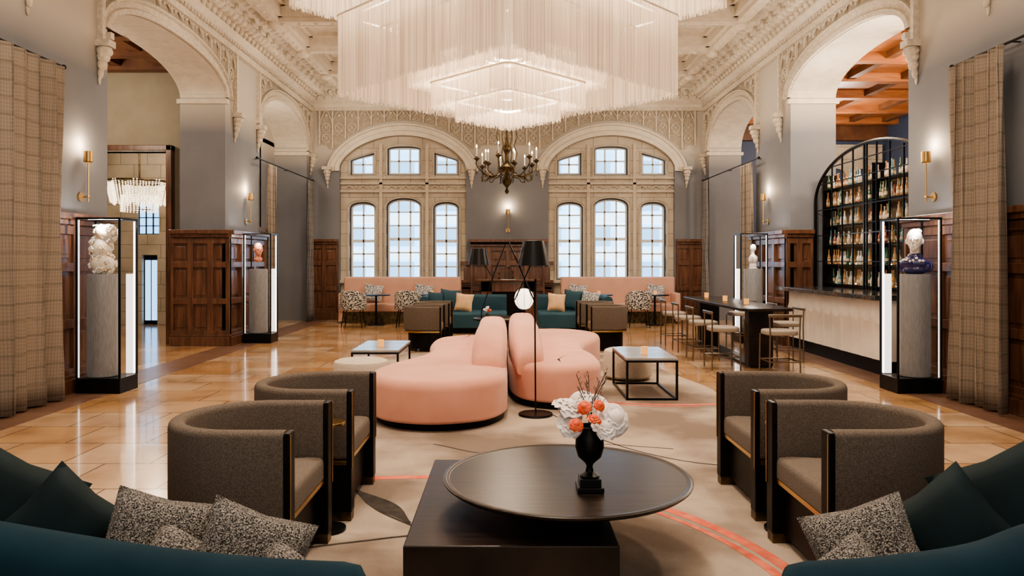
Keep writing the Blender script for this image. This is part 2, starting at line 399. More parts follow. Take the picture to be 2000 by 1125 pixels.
# tracery frieze
def tracery(mm,P,a0,a1,lowf,z1,w=.36):
    n=max(1,round((a1-a0)/w)); w=(a1-a0)/n
    def bx(s0,s1,z0,z1_,o):
        A=P(s0,z0,0);B=P(s1,z1_,o); mm.box(A[0],B[0],A[1],B[1],A[2],B[2],0)
    for i in range(n+1):
        s=a0+i*w; lo=lowf(s)
        if z1-lo>.08: bx(s-.018,s+.018,lo,z1,.05)
    for i in range(n):
        c=a0+(i+.5)*w; lo=max(lowf(c-w*.4),lowf(c+w*.4)); h=z1-lo
        if h<.16: continue
        r=w*.46
        top=z1-.05
        pts=[]
        for q in range(9):
            t=-1+q/4; pts.append(P(c+t*r,top-.30*min(1,h/.6)*abs(t)**1.6,.035))
        mm.tube(pts,.014,5)
        zz=top-.30*min(1,h/.6)-.02; k=0
        while zz-.2>lo:
            cc=zz-.12
            ring=[P(c+math.cos(2*pi*q/10)*.105,cc+math.sin(2*pi*q/10)*.115,.025) for q in range(10)]
            mm.tube(ring,.013,5,closed=True)
            p=P(c,cc,.015); mm.sph(p,.036,6,0,4)
            for q in range(4):
                a=pi/4+q*pi/2; p=P(c+math.cos(a)*.06,cc+math.sin(a)*.066,.012); mm.sph(p,.024,5,0,4)
            zz-=.27; k+=1
        p=P(c,top-.13*min(1,h/.6),.012); mm.sph(p,(.042,.042,.052),6,0,4)
        if zz-lo>.08:
            for q in (-1,1):
                mm.tube([P(c,zz,.03),P(c+q*.06,zz-.05,.04),P(c+q*.12,zz-.04,.02)],.013,4)
def archband(mm,P,o,wd,pr,down=0.0,m=0):
    a,b,lo,sp,ri=o; c=(a+b)/2; h=(b-a)/2; n=40; inn=[];out=[]
    def pt(t,e):
        hh=h+e; return (c+t*hh, az(t,sp,ri+e))
    for e,lst in ((0,inn),(wd,out)):
        if down: lst.append((c-(h+e),sp-down))
        for i in range(n+1): lst.append(pt(-math.cos(pi*i/n),e))
        if down: lst.append((c+h+e,sp-down))
    K=len(inn); vs=[]
    for (s1,z1),(s2,z2) in zip(inn,out):
        ds,dz=(s2-s1),(z2-z1)
        vs+= [P(s1,z1,0),P(s1,z1,pr),P(s1+ds*.35,z1+dz*.35,pr),P(s1+ds*.45,z1+dz*.45,pr*.4),P(s1+ds*.8,z1+dz*.8,pr*.4),P(s1+ds*.86,z1+dz*.86,pr*1.3),P(s2,z2,pr*1.3),P(s2,z2,0)]
    fs=[]
    for i in range(K-1):
        for j in range(7): fs.append((i*8+j,(i+1)*8+j,(i+1)*8+j+1,i*8+j+1))
    mm.add(vs,fs,m)
def corbel(mm,P,s,z,w=.13):
    for k,(dz,o,ww) in enumerate([(0,.16,w),(-.07,.13,w*.85),(-.16,.10,w*.7),(-.26,.06,w*.5),(-.34,.03,w*.35)]):
        p=P(s,z+dz,o*.5); mm.sph(p,(max(o*.6,ww*.5),max(o*.6,ww*.5),.075),8,0,6)
    A=P(s-w,z+.05,0);B=P(s+w,z+.13,.17); mm.box(A[0],B[0],A[1],B[1],A[2],B[2],0)
for sg in (-1,1):
    P=lambda s,z,o,sg=sg:(sg*(XW-o),s,z)
    bk=M(); mm=M()
    for o,ex in ((A1,.36),(A2,.25)):
        a,b=o[0]-ex*.5,o[1]+(.40 if o is A1 else .28)
        c=(o[0]+o[1])/2; h=(o[1]-o[0])/2
        def low(s,o=o,c=c,h=h):
            e=.24; t=abs(s-c)/(h+e)
            return max(4.05,az(t,o[3],o[4]+e)+.03) if t<1 else 4.15
        n=60
        for i in range(n):
            s0=a+(b-a)*i/n; s1=a+(b-a)*(i+1)/n
            l0,l1=low(s0),low(s1)
            if abs(l0-l1)>.35: l0=l1=max(l0,l1)
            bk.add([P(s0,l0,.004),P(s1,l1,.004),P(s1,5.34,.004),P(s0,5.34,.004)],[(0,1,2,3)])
        tracery(mm,P,a,b,low,5.33,.36)
        archband(mm,P,o,.22,.05)
        for s in (a-.02,b+.02): 
            A=P(s-.035,4.1,0);B=P(s+.035,5.33,.07); mm.box(A[0],B[0],A[1],B[1],A[2],B[2],0)
            corbel(mm,P,s,4.05,.08)
    for s in (7.6,):
        corbel(mm,P,s,4.45,.08); A=P(s-.03,4.5,0);B=P(s+.03,5.33,.06); mm.box(A[0],B[0],A[1],B[1],A[2],B[2],0)
    A=P(YN,5.24,0);B=P(YB,5.34,.09); mm.box(A[0],B[0],A[1],B[1],A[2],B[2],0)
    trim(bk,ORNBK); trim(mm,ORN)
    sf=M()
    for o in (A1,A2):
        a,b,lo,sp,ri=o; c=(a+b)/2;h=(b-a)/2; n=32
        for i in range(n):
            t0=-math.cos(pi*i/n);t1=-math.cos(pi*(i+1)/n)
            sf.add([(sg*XW,c+t0*h,az(t0,sp,ri)-.006),(sg*XW,c+t1*h,az(t1,sp,ri)-.006),(sg*(XW+.8),c+t1*h,az(t1,sp,ri)-.006),(sg*(XW+.8),c+t0*h,az(t0,sp,ri)-.006)],[(0,1,2,3)],0,True)
        for s,q in ((a,1),(b,-1)):
            sf.box(sg*(XW-.06),sg*(XW+.84),s-.03 if q>0 else s-.05,s+.05 if q>0 else s+.03,sp-.12,sp-.04)
    trim(sf,CREAM)
P=lambda s,z,o:(s,YB-o,z)
bk=M(); mm=M()
def low(s):
    for o in (W1,W2):
        c=(o[0]+o[1])/2;h=(o[1]-o[0])/2;t=abs(s-c)/(h+.34)
        if t<1: return max(4.3,az(t,o[3],o[4]+.34)+.03)
    return 4.4
a,b=-4.75,4.72; n=120
for i in range(n):
    s0=a+(b-a)*i/n;s1=a+(b-a)*(i+1)/n
    bk.add([P(s0,low(s0),.004),P(s1,low(s1),.004),P(s1,5.34,.004),P(s0,5.34,.004)],[(0,1,2,3)])
tracery(mm,P,a,b,low,5.33,.33)
for s in (-4.55,-.92,.88,4.51): corbel(mm,P,s,3.72,.11)
mm.box(-5,5,YB-.09,YB,5.26,5.34)
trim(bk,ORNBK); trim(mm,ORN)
mm=M()
for o in (W1,W2): archband(mm,P,o,.30,.06,.1)
trim(mm,CREAM)
# stone window walls
WN=[0]
def winframe(x0,x1,z0,sp,ri,cols,rows,y):
    WN[0]+=1; mm=M(); c=(x0+x1)/2;h=(x1-x0)/2
    hz=lambda x:az((x-c)/h,sp,ri,2.2)
    n=16
    def ring(e0,e,ya,yb,m):
        pin=[(x0+e,z0+e)]+[(c+(-math.cos(pi*i/n))*(h-e),az(-math.cos(pi*i/n),sp,ri-e,2.2)) for i in range(n+1)]+[(x1-e,z0+e)]
        pout=[(x0+e0,z0+e0)]+[(c+(-math.cos(pi*i/n))*(h-e0),az(-math.cos(pi*i/n),sp,ri-e0,2.2)) for i in range(n+1)]+[(x1-e0,z0+e0)]
        K=len(pin)
        for i in range(K):
            j=(i+1)%K
            q=[pin[i],pin[j],pout[j],pout[i]]
            mm.add([(p[0],ya,p[1]) for p in q]+[(p[0],yb,p[1]) for p in q],[(0,1,2,3),(7,6,5,4),(0,4,5,1)],m)
    ring(0,.03,y-.01,y+.06,1); ring(.03,.07,y,y+.05,0)
    e=.06
    top=sp+ri*.98
    for i in range(1,cols):
        x=x0+(x1-x0)*i/cols; mm.box(x-.020,x+.020,y+.005,y+.04,z0+e,hz(x)-.03)
    for i in range(1,rows):
        z=z0+(top-z0)*i/rows
        r=.018 if not(rows>4 and i==rows//2) else .036
        hw=h-.03
        if z>sp: hw=h*(max(0,1-((z-sp)/ri)**2))**(1/2.2)-.03
        mm.box(c-hw,c+hw,y+.005,y+.04,z-r,z+r)
    mm.obj('window_%d'%WN[0],[WINF,WIND],kind='structure')
for cx in (-2.655,2.615):
    y0=YB+.12
    L1=(cx-1.38,cx-.70,1.0,2.82,.16); L2=(cx-.44,cx+.46,1.0,2.86,.22); L3=(cx+.75,cx+1.41,1.0,2.82,.16)
    U1=(cx-1.36,cx-.74,3.66,4.031,.20); U2=(cx-.42,cx+.44,3.66,4.32,.08); U3=(cx+.78,cx+1.40,3.66,4.032,.20)
    w=wallmesh('x',cx-1.75,cx+1.75,.5,4.85,y0,y0+.28,[L1,L2,L3,U1,U2,U3],14)
    trim(w,STONE)
    mm=M()
    for o in (L1,L2,L3,U1,U2,U3): 
        archband(mm,lambda s,z,q:(s,y0-q,z),o,.05,.025,o[3]-o[2])
    mm.box(cx-1.6,cx+1.6,y0-.06,y0,3.22,3.28); mm.box(cx-1.6,cx+1.6,y0-.05,y0,3.42,3.47)
    mm.box(cx-1.6,cx+1.6,y0-.07,y0,3.56,3.60); mm.box(cx-1.6,cx+1.6,y0-.10,y0,.92,1.0)
    x=cx-1.5
    while x<cx+1.5:
        mm.tube([(x,y0-.01,3.30),(x+.12,y0-.03,3.39),(x+.25,y0-.01,3.32)],.02,5); mm.sph((x+.3,y0-.01,3.36),.035,6,0,4); x+=.36
    for dx in (-.57,.6): mm.box(cx+dx-.04,cx+dx+.04,y0-.05,y0,1.0,4.45)
    trim(mm,STONEP)
    for o,cc,rr in ((L1,2,6),(L2,3,6),(L3,2,6),(U1,2,2),(U2,3,2),(U3,2,2)): winframe(o[0],o[1],o[2],o[3],o[4],cc,rr,y0+.12)
mm=M(); mm.box(-14,14,24,25,-.5,9,0)
for z in (.4,1.55,2.7,3.6,5.2,6.6): mm.box(-14,14,23.8,24,z,z+.28,1)
x=-14
while x<14:
    mm.box(x,x+.22,23.85,24,0,9,1)
    for z in (.8,1.95,3.1,4.1,5.6,7.0): mm.box(x+.45,x+1.35,23.93,24,z,z+.65,2)
    x+=1.6
mm.obj('building_facade',[SKYB,SKYW,SKYD],label='pale blue daylit facade across the street outside',cat='building')
# ---- wainscot
def wains(mm,P,a0,a1,z1,cols,th=.06):
    def bx(s0,s1,z0_,z1_,o0,o1):
        A=P(s0,z0_,o0);B=P(s1,z1_,o1); mm.box(A[0],B[0],A[1],B[1],A[2],B[2],0)
    bx(a0,a1,0,z1,0,th*.5); bx(a0,a1,0,.16,0,th+.05); bx(a0,a1,.16,.20,0,th+.02); bx(a0,a1,z1-.07,z1,0,th+.07); bx(a0,a1,z1-.13,z1-.07,0,th+.03)
    w=(a1-a0)/cols
    for i in range(cols+1):
        s=a0+i*w; bx(max(a0,s-.05),min(a1,s+.05),.2,z1-.13,0,th)
    for zz in (.22,.78,1.42,z1-.19):
        bx(a0,a1,zz-.05,zz+.05,0,th*.98)
    for i in range(cols):
        for z0_,z1_ in ((.32,.68),(.88,1.32),(1.52,z1-.29)):
            if z1_-z0_>.05: bx(a0+i*w+.09,a0+(i+1)*w-.09,z0_,z1_,0,th*.62)
ZW=2.03
for sg in (-1,1):
    P=lambda s,z,o,sg=sg:(sg*(XW-o),s,z)
    mm=M(); wains(mm,P,YN,9.14,ZW,14); 
    wains(mm,P,12.80,14.70,ZW,3,.14)
    Q=lambda s,z,o,sg=sg:(sg*s,12.87-o,z)
    wains(mm,Q,4.86,5.9 if sg<0 else 5.34,ZW,3 if sg<0 else 2,.08)
    Q=lambda s,z,o,sg=sg:(sg*s,9.14+o,z)
    wains(mm,Q,5.0,5.85 if sg<0 else 5.36,ZW,2,.06)
    Q=lambda s,z,o,sg=sg:(sg*s,14.7+o,z)
    wains(mm,Q,4.9,5.7,ZW,2,.06)
    trim(mm,WOOD,.006)
    mm=M(); P=lambda s,z,o:(s,YB-o,z)
    a,b=(-5,-4.28) if sg<0 else (4.24,5.0)
    wains(mm,P,a,b,ZW,2); trim(mm,WOOD,.006)
mm=M(); P=lambda s,z,o:(s,YB-o,z)
wains(mm,P,-1.2,1.15,1.0,6)
trim(mm,WOOD,.006)
t=thing('fireplace_mantel',(0,18.38,0),'tall mahogany fireplace mantel with raised panels and shelf','fireplace')
mm=M(); P=lambda s,z,o:(s,0-o,z)
wains(mm,P,-.93,.92,1.97,4,.12); mm.box(-1.0,1.0,-.22,0,1.95,2.02); mm.box(-.98,.98,-.19,0,1.90,1.95)
mm.obj('overmantel',WOOD,t,bevel=.006)
M().box(-.80,.80,-.36,-.17,.98,1.03).obj('mantel_shelf',WOOD,t,bevel=.01)
mm=M(); mm.box(-.40,.40,-.21,-.19,.12,.72,0); mm.box(-.66,-.40,-.25,-.19,.0,.97,1); mm.box(.40,.66,-.25,-.19,0,.97,1); mm.box(-.66,.66,-.25,-.19,.72,.97,1); mm.obj('firebox',[BLK,WOOD],t)
for x,h in ((-.22,.16),(.02,.3),(.12,.2)):
    M().lathe([(.045,0),(.045,.01),(.008,.03),(.008,h-.04),(.03,h-.02),(.03,h)],(x,18.1,1.03),12).obj('candlestick',BRASSD,label='small dark brass candlestick on mantel shelf',cat='candlestick',group='candlesticks on the mantel')
# ---- left vestibule
wallmesh('x',-9.5,-5.8,0,5.6,13.3,13.5,[(-8.3,-6.15,0,3.47,0)]).obj('wall_vestibule',SIDEW,kind='structure')
M().box(-9.6,-9.5,YN,22,0,5.6).obj('wall_far_left',SIDEW,kind='structure')
mm=M(); mm.box(-9.5,-5.8,7,13.3,5.05,5.15,0)
for y in (9,10,11,12,12.9): mm.box(-9.5,-5.8,y,y+.22,4.86,5.05,0)
for x in (-9,-8,-7,-6.2): mm.box(x,x+.18,7,13.3,4.92,5.05,0)
mm.obj('ceiling_vestibule',WOODD,kind='structure')
M().box(-9.5,-5.8,13.5,22,4.3,4.4).obj('ceiling_lobby',SIDEW,kind='structure')
mm=M(); mm.box(-6.15,-6.05,13.15,13.52,0,3.57); mm.box(-8.4,-6.05,13.15,13.52,3.47,3.57); trim(mm,WOOD,.01)
wallmesh('x',-12,-5.8,0,4.3,17.0,17.2,[(-8.50,-8.14,0,1.62,.0),(-8.60,-8.10,2.1,2.85,.0)]).obj('wall_lobby_end',STONE,kind='structure')
mm=M(); mm.box(-8.62,-8.08,17.1,17.15,2.08,2.87,0)
for i in range(4): mm.box(-8.61+i*.165,-8.59+i*.165,17.06,17.1,2.1,2.85,1)
for i in range(5): mm.box(-8.6,-8.1,17.06,17.1,2.1+i*.19,2.12+i*.19,1)
mm.obj('window_13',[SKYD,BLKM],kind='structure')
mm=M(); mm.box(-8.5,-8.14,17.1,17.15,0,1.62,0); mm.box(-8.45,-8.34,17.06,17.1,.1,1.5,1); mm.box(-8.30,-8.19,17.06,17.1,.1,1.5,1); mm.obj('door_1',[BLKM,SKYD],kind='structure')
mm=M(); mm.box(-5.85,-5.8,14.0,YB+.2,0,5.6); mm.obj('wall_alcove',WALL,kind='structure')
mm=M()
for y in (15.2,16.3): 
    mm.box(-5.8,-5.75,y,y+1.0,0,2.15); mm.box(-5.75,-5.735,y+.12,y+.88,.15,1.0); mm.box(-5.75,-5.735,y+.12,y+.88,1.12,2.03)
mm.box(-5.8,-5.72,15.05,15.2,0,2.25); mm.box(-5.8,-5.72,17.3,17.45,0,2.25); mm.box(-5.8,-5.72,15.05,17.45,2.15,2.27)
mm.obj('door_2',DOORM,kind='structure',bevel=.005)
t=thing('crystal_chandelier',(-7.75,15.4,2.42),'tiered crystal bead chandelier glowing warm in the lobby','chandelier')
M().tube([(.62*math.cos(2*pi*q/32),.62*math.sin(2*pi*q/32),.72) for q in range(32)],.02,8,closed=True).obj('frame_ring',BRASSD,t)
mm=M()
for i in range(64):
    a=2*pi*i/64; sc=1+.06*math.sin(a*9)
    for k in range(13): mm.sph((.60*sc*math.cos(a)*(1-.012*k),.60*sc*math.sin(a)*(1-.012*k),.70-.036*k+.03*math.sin(a*9)),.015,5,0,4)
    if i%2==0:
        for k in range(8): mm.sph((.35*math.cos(a),.35*math.sin(a),.42-.045*k),.016,5,0,4)
mm.obj('bead_drapery',CRYST,t,kind='stuff')
M().tube([(0,0,.7),(0,0,1.88)],.02,8).obj('chain',BRASSD,t)
M().tube([(-.6,0,.72),(0,0,.78),(.6,0,.72)],.015,8).obj('crossbar',BRASSD,t)
# ---- right bar room
M().box(9.5,9.6,YN,YB,0,5.6).obj('wall_far_right',NAVY,kind='structure')
M().box(5.8,9.5,YB,YB+.2,0,5.6).obj('wall_bar_end',NAVY,kind='structure')
mm=M(); mm.box(5.8,9.5,7,YB,4.98,5.1,0)
for y in (8,9.4,10.8,12.2,13.6,15,16.4,17.8): mm.box(5.8,9.5,y,y+.2,4.82,4.98,0)
for x in (6.3,7.3,8.3,9.1): mm.box(x,x+.14,7,YB,4.86,4.98,1)
mm.box(5.8,9.5,YB-.2,YB,4.5,4.98,1)
mm.obj('ceiling_bar',[WOODC,WOODD],kind='structure')
w=wallmesh('x',6.9,9.4,2.4,4.4,YB-.12,YB-.02,[(7.1,7.7,2.9,3.6,.2),(7.9,8.5,2.9,3.6,.2),(8.7,9.2,2.9,3.6,.2)],10); trim(w,STONE)
# ---------------------------------------------------------------- carpet
edge=[(-1.85,1.6),(-.6,1.52),(.8,1.5),(2.3,1.6),(2.42,3.0),(2.36,4.6),(2.40,6.0),(2.22,7.2),(2.35,8.4),(2.1,9.9),(2.2,11.2),(1.2,11.8),(0,11.7),(-1.3,11.8),(-1.9,11.0),(-1.7,9.6),(-1.9,8.0),(-1.65,6.5),(-1.9,5.0),(-1.8,3.2)]
cm=M(); cm.prism(smooth_closed(edge,6),.0035,.018,.006)
def strip(pts,w,m,z=.0195):
    K=len(pts); vs=[];fs=[]
    for i,p in enumerate(pts):
        t=(Vector(pts[min(i+1,K-1)])-Vector(pts[max(i-1,0)])).normalized(); ww=w(i/(K-1)) if callable(w) else w
        vs+=[(p[0]-t.y*ww,p[1]+t.x*ww,z),(p[0]+t.y*ww,p[1]-t.x*ww,z)]
    for i in range(K-1): fs.append((2*i,2*i+1,2*i+3,2*i+2))
    cm.add(vs,fs,m)
def arc(c,r,a0,a1,n=40): return [(c[0]+r*math.cos(math.radians(a0+(a1-a0)*i/n)),c[1]+r*math.sin(math.radians(a0+(a1-a0)*i/n))) for i in range(n+1)]
strip(arc((-.6,3.1),1.90,-35,112),lambda t:.026+.010*math.sin(t*9),1)
strip(arc((-.58,3.12),1.97,-35,60),.028,1)
strip(arc((-.58,3.12),1.935,-30,40),.008,1)
strip(arc((1.75,9.6),2.1,215,285),.035,1); strip(arc((1.75,9.6),2.2,225,275),.012,1)
strip(smooth_open([(-1.75,3.6),(-1.2,3.72),(-.8,3.85),(-.4,3.95),(.3,3.9)],6),.010,2)
strip(smooth_open([(-1.3,5.3),(-1.0,4.75),(-.78,4.35),(-.5,4.05)],6),.009,2)
strip(smooth_open([(-.98,4.72),(-.83,4.52),(-.68,4.33),(-.55,4.12)],6),lambda t:.009+.06*math.sin(pi*t)**1.5,2,.0200)
strip(smooth_open([(.4,7.1),(.8,6.0),(1.3,5.4),(1.9,5.2)],6),.008,2)
strip(smooth_open([(-.6,5.9),(-.1,5.6),(.6,5.9),(1.3,5.75)],6),.007,2)
cm.obj('carpet',[CARPET,RED,DARKP],label='taupe rug with coral rings and charcoal branch lines',cat='rug')
# ---------------------------------------------------------------- fringe chandelier
t=thing('fringe_chandelier',(0,9.0,0),'huge tiered ivory silk fringe chandelier glowing warm','chandelier')
def diamond(R,cr=.10):
    pts=[]
    for k in range(4):
        a=k*pi/2
        for q in (-1,-.5,0,.5,1):
            d=Vector((math.cos(a),math.sin(a))); s=Vector((-math.sin(a),math.cos(a)))
            off=q*cr
            p=d*(R-abs(off)*.95-(.03 if q==0 else 0))+s*off; pts.append((p.x,p.y))
    return pts
tiers=[(2.72,4.60,5.45),(2.12,3.50,4.50),(1.60,3.80,4.35),(1.25,3.62,4.20),(.98,3.36,3.68),(.68,3.20,3.46)]
for ti,(R,z0,z1) in enumerate(tiers):
    pts=diamond(R); mm=M(); n=len(pts)
    for lay in range(2):
        sc=1-.022*lay
        for i in range(n):
            p=Vector(pts[i])*sc;q=Vector(pts[(i+1)%n])*sc; L_=(q-p).length; k=max(1,int(L_/.0095)); d=(q-p)/k
            for j in range(k):
                a=p+d*(j+random.random()*.15); b=a+d*(.62+random.random()*.22)
                zz=z0+random.random()**2*.05+(.03 if lay else 0)
                mm.add([(a.x,a.y,zz),(b.x,b.y,zz),(b.x,b.y,z1),(a.x,a.y,z1)],[(0,1,2,3)])
    mm.obj('fringe',FRINGE,t,kind='stuff')
    M().tube([(x,y,z1) for x,y in pts],.012,6,closed=True).obj('frame_ring',CREAM,t)
    M().tube([(x*.93,y*.93,z1-.02) for x,y in pts],.012,6,closed=True).obj('led_strip',LED,t)
for x,y in ((1.3,1.3),(-1.3,1.3),(1.3,-1.3),(-1.3,-1.3)):
    M().tube([(x,y,5.4),(x,y,6.04)],.01,6).obj('suspension_cable',BRASS,t)
    M().tube([(x*.35,y*.35,3.65),(x*.46,y*.46,4.3),(x*.77,y*.77,5.42)],.005,5).obj('tier_cable',CREAM,t)
# ---------------------------------------------------------------- brass candle chandelier
t=thing('brass_chandelier',(-.02,14.2,2.78),'antique brass candle chandelier with curled arms','chandelier')
M().lathe([(.0,0),(.03,.02),(.045,.06),(.02,.10),(.03,.14),(.09,.20),(.10,.26),(.05,.32),(.035,.36),(.07,.42),(.13,.47),(.14,.52),(.07,.58),(.04,.64),(.04,.78),(.07,.84),(.08,.90),(.04,.98),(.03,1.05),(.03,1.3),(.06,1.36),(.03,1.42),(.012,1.5)],n=20).obj('body',BRASSD,t)
mm=M()
for i in range(26): mm.tube([(0.018*math.cos(a),0,1.5+i*.065+.035*math.sin(a)) if i%2==0 else (0,.018*math.cos(a),1.5+i*.065+.035*math.sin(a)) for a in [2*pi*q/8 for q in range(8)]],.005,4,closed=True)
mm.obj('chain',BRASSD,t)
mm=M()
for i in range(6):
    a=2*pi*i/6; ca,sa=math.cos(a),math.sin(a)
    mm.tube([(ca*.05,sa*.05,1.4),(ca*.17,sa*.17,1.30),(ca*.20,sa*.20,1.1),(ca*.14,sa*.14,.95),(ca*.20,sa*.20,.78),(ca*.14,sa*.14,.6)],.009,5)
mm.obj('crown_cage',BRASSD,t)
for i in range(12):
    a=2*pi*(i+.5)/12; up=(i%2==0); R=.60 if up else .50; zz=.66 if up else .54; ca,sa=math.cos(a),math.sin(a)
    prof2=[(.12,.46),(.22,.36),(.34,.34),(.46,.40),(R,zz-.12),(R,zz)]
    mm=M(); mm.tube(smooth_open([(ca*r,sa*r,z) for r,z in prof2],4),.013,6)
    mm.tube(smooth_open([(ca*.34,sa*.34,.34),(ca*.42,sa*.42,.26),(ca*.50,sa*.50,.30),(ca*.47,sa*.47,.36)],4),.009,5)
    mm.lathe([(.012,-.04),(.055,.0),(.06,.015),(.02,.02),(.022,.05)],(ca*R,sa*R,zz),10)
    mm.tube([(ca*(R-.02),sa*(R-.02),zz-.14),(ca*(R+.02),sa*(R+.02),zz-.20),(ca*R,sa*R,zz-.26)],.007,5); mm.sph((ca*R,sa*R,zz-.27),.018,6,0,5)
    mm.obj('arm',BRASSD,t)
    M().cyl((ca*R,sa*R,zz+.05),.013,.17,8).obj('candle',WHITE,t)
    M().lathe([(.004,0),(.013,.015),(.010,.035),(.001,.06)],(ca*R,sa*R,zz+.22),8).obj('bulb',FLAME,t)
# ---------------------------------------------------------------- barrel armchair
def armchair(loc,rz,label,group):
    t=thing('armchair',loc,label,'armchair',group,rz)
    cx=.065; r=.340
    path=[(.32,-r),(.2,-r)]+[(cx+r*math.cos(a),r*math.sin(a)) for a in [-pi/2-pi*i/20 for i in range(21)]]+[(.2,r),(.32,r)]
    M().sweep(path,rsec(-.038,.038,.345,.742,.028)).obj('backrest',TWEED,t)
    M().sweep(path,rsec(-.042,.042,.318,.343,.004,2)).obj('brass_trim',BRASS,t)
    q=.300
    base=[(.29,-q),(cx,-q)]+[(cx+q*math.cos(a),q*math.sin(a)) for a in [-pi/2-pi*i/16 for i in range(1,16)]]+[(cx,q),(.29,q)]
    M().prism(base,.05,.318,.004).obj('base',BLK,t)
    s_=.297
    seat=[(.325,-s_),(cx,-s_)]+[(cx+s_*math.cos(a),s_*math.sin(a)) for a in [-pi/2-pi*i/16 for i in range(1,16)]]+[(cx,s_),(.325,s_)]
    M().prism(seat,.345,.455,.035,crown=.012).obj('seat',TWEED2,t)
    M().prism([(p[0]+.003,p[1]) for p in seat],.320,.343,.0).obj('brass_trim',BRASS,t)
    for s in (-1,1):
        mm=M(); mm.box(.322,.348,s*.298,s*.382,.05,.736); mm.box(.18,.33,s*.30,s*.378,.05,.316); mm.obj('arm_front',BLK,t,bevel=.004)
        M().box(.349,.353,s*.372,s*.380,.3,.73).obj('brass_edge',BRASS,t)
        M().box(.22,.345,s*.30,s*.375,0,.05).obj('foot',BRASSD,t)
    M().box(-.22,-.10,-.08,.08,0,.05).obj('foot',BRASSD,t)
    return t
ac=armchair((-1.285,3.52,0.019),0,'grey-brown tweed barrel armchair with black base and brass trim','tweed barrel armchairs')
dup(ac,(-1.235,4.53,.019),0)
dup(ac,(1.73,3.53,.019),pi); dup(ac,(1.75,4.53,.019),pi)
dup(ac,(-1.43,12.25,0),0); dup(ac,(-1.38,13.35,0),.0); dup(ac,(1.70,12.35,0),pi); dup(ac,(1.62,13.4,0),pi)
def drink(loc):
    t=thing('side_table',loc,'small round brass drink table between armchairs','side table','brass drink tables')
    M().cyl((0,0,.58),.085,.015,24).obj('tabletop',BRASS,t); M().cyl((0,0,.015),.012,.57,10).obj('stem',BLKM,t); M().cyl((0,0,0),.09,.016,24).obj('base',BLKM,t)
    return t
d=drink((-.98,4.02,.019)); dup(d,(1.5,4.02,.019))
# ---------------------------------------------------------------- coffee table
t=thing('coffee_table',(0,0,.019),'black oak coffee table with round top on rectangular plinth','coffee table')
M().box(-.445,.475,3.1,4.45,0,.27).obj('plinth',TBL,t,bevel=.006)
M().lathe([(.17,.272),(.16,.285),(.20,.305),(.40,.345),(.60,.378),(.618,.392),(.62,.400),(.612,.404),(.598,.404),(.592,.400),(.585,.4)],(.295,3.68,0),72).obj('round_top',TBL,t)
zt=.421
VX,VY=.385,3.45
t=thing('urn_vase',(VX,VY,zt),'dark bronze pedestal urn on round coffee table','vase')
mm=M(); mm.box(-.062,.062,-.062,.062,0,.022); mm.box(-.050,.050,-.050,.050,.022,.06); mm.obj('plinth',BLKM,t,bevel=.003)
M().lathe([(.045,.06),(.046,.068),(.02,.085),(.014,.11),(.022,.125),(.055,.155),(.068,.20),(.066,.25),(.058,.285),(.062,.30),(.055,.30),(.05,.28)],n=28).obj('urn',BLKM,t)
def flower(c,r,petm,name,label,seed,petals=26,group=None):
    random.seed(seed); mm=M()
    for i in range(petals):
        f=i/petals; ga=i*2.39996; ope=.10+1.45*f; rr=r*(.50+.50*f)
        d=Vector((math.cos(ga)*math.sin(ope),math.sin(ga)*math.sin(ope),math.cos(ope)))
        u=Vector((-math.sin(ga),math.cos(ga),0)); w=d.cross(u)
        n=6; vs=[]
        for a in range(n):
            for b in range(n):
                s=-1+2*a/(n-1); q=b/(n-1)
                wd=rr*.72*math.sin(pi*(.14+.66*q))
                ruff=.05*rr*math.sin(s*7+i)*q
                p=d*(rr*(q*.95)-abs(s)**2.5*rr*.12*q) + u*(s*wd) + w*( rr*.30*math.sin(pi*q*.9)-rr*.22*s*s+ruff)
                vs.append((p.x,p.y,p.z-.12*r*f))
        fs=[(a*n+b,a*n+b+1,(a+1)*n+b+1,(a+1)*n+b) for a in range(n-1) for b in range(n-1)]
        mm.add(vs,fs,0,True)
    mm.sph((0,0,r*.10),r*.55,10)
    o=mm.obj(name,petm,loc=c,label=label,cat='flower',group=group)
    o.rotation_euler=(random.uniform(.0,.9),random.uniform(-.7,.7),0); return o
vz=zt+.30
for i,(dx,dy,dz,r) in enumerate([(-.105,-.02,.075,.088),(.105,-.03,.035,.092),(.03,.07,.085,.08),(-.04,.07,.10,.075),(.06,-.07,-.0,.07),(-.10,-.05,.01,.072)]):
    flower((VX+dx,VY+dy,vz+dz),r,PETW,'peony','ruffled ivory peony bloom in the urn',i+1,46,'ivory peonies in the urn')
for i,(dx,dy,dz,r) in enumerate([(-.075,-.125,.03,.038),(.005,-.13,.055,.040),(-.035,-.10,.105,.038),(.035,-.08,.11,.032)]):
    flower((VX+dx,VY+dy,vz+dz),r,PETO,'ranunculus','coral orange ranunculus bloom in the urn',i+20,48,'coral ranunculus in the urn')
random.seed(3)
mm=M()
for k in range(7):
    a=random.uniform(0,6.28); bx_,by_=.05*math.cos(a),.05*math.sin(a); h=random.uniform(.15,.23)
    tip=Vector((bx_*1.6,by_*1.6,h)); mm.tube([(0,0,-.03),(bx_*.6,by_*.6,h*.5),tuple(tip)],.002,4)
    for q in range(9):
        f=.35+.65*q/8; c=Vector((bx_*1.6*f,by_*1.6*f,h*f)); dd=Vector((math.cos(q*2.1+k),math.sin(q*2.1+k),.9))*.028
        s=Vector((-dd.y,dd.x,0)).normalized()*.003
        mm.add([tuple(c),tuple(c+dd*.5+s),tuple(c+dd),tuple(c+dd*.5-s)],[(0,1,2,3)])
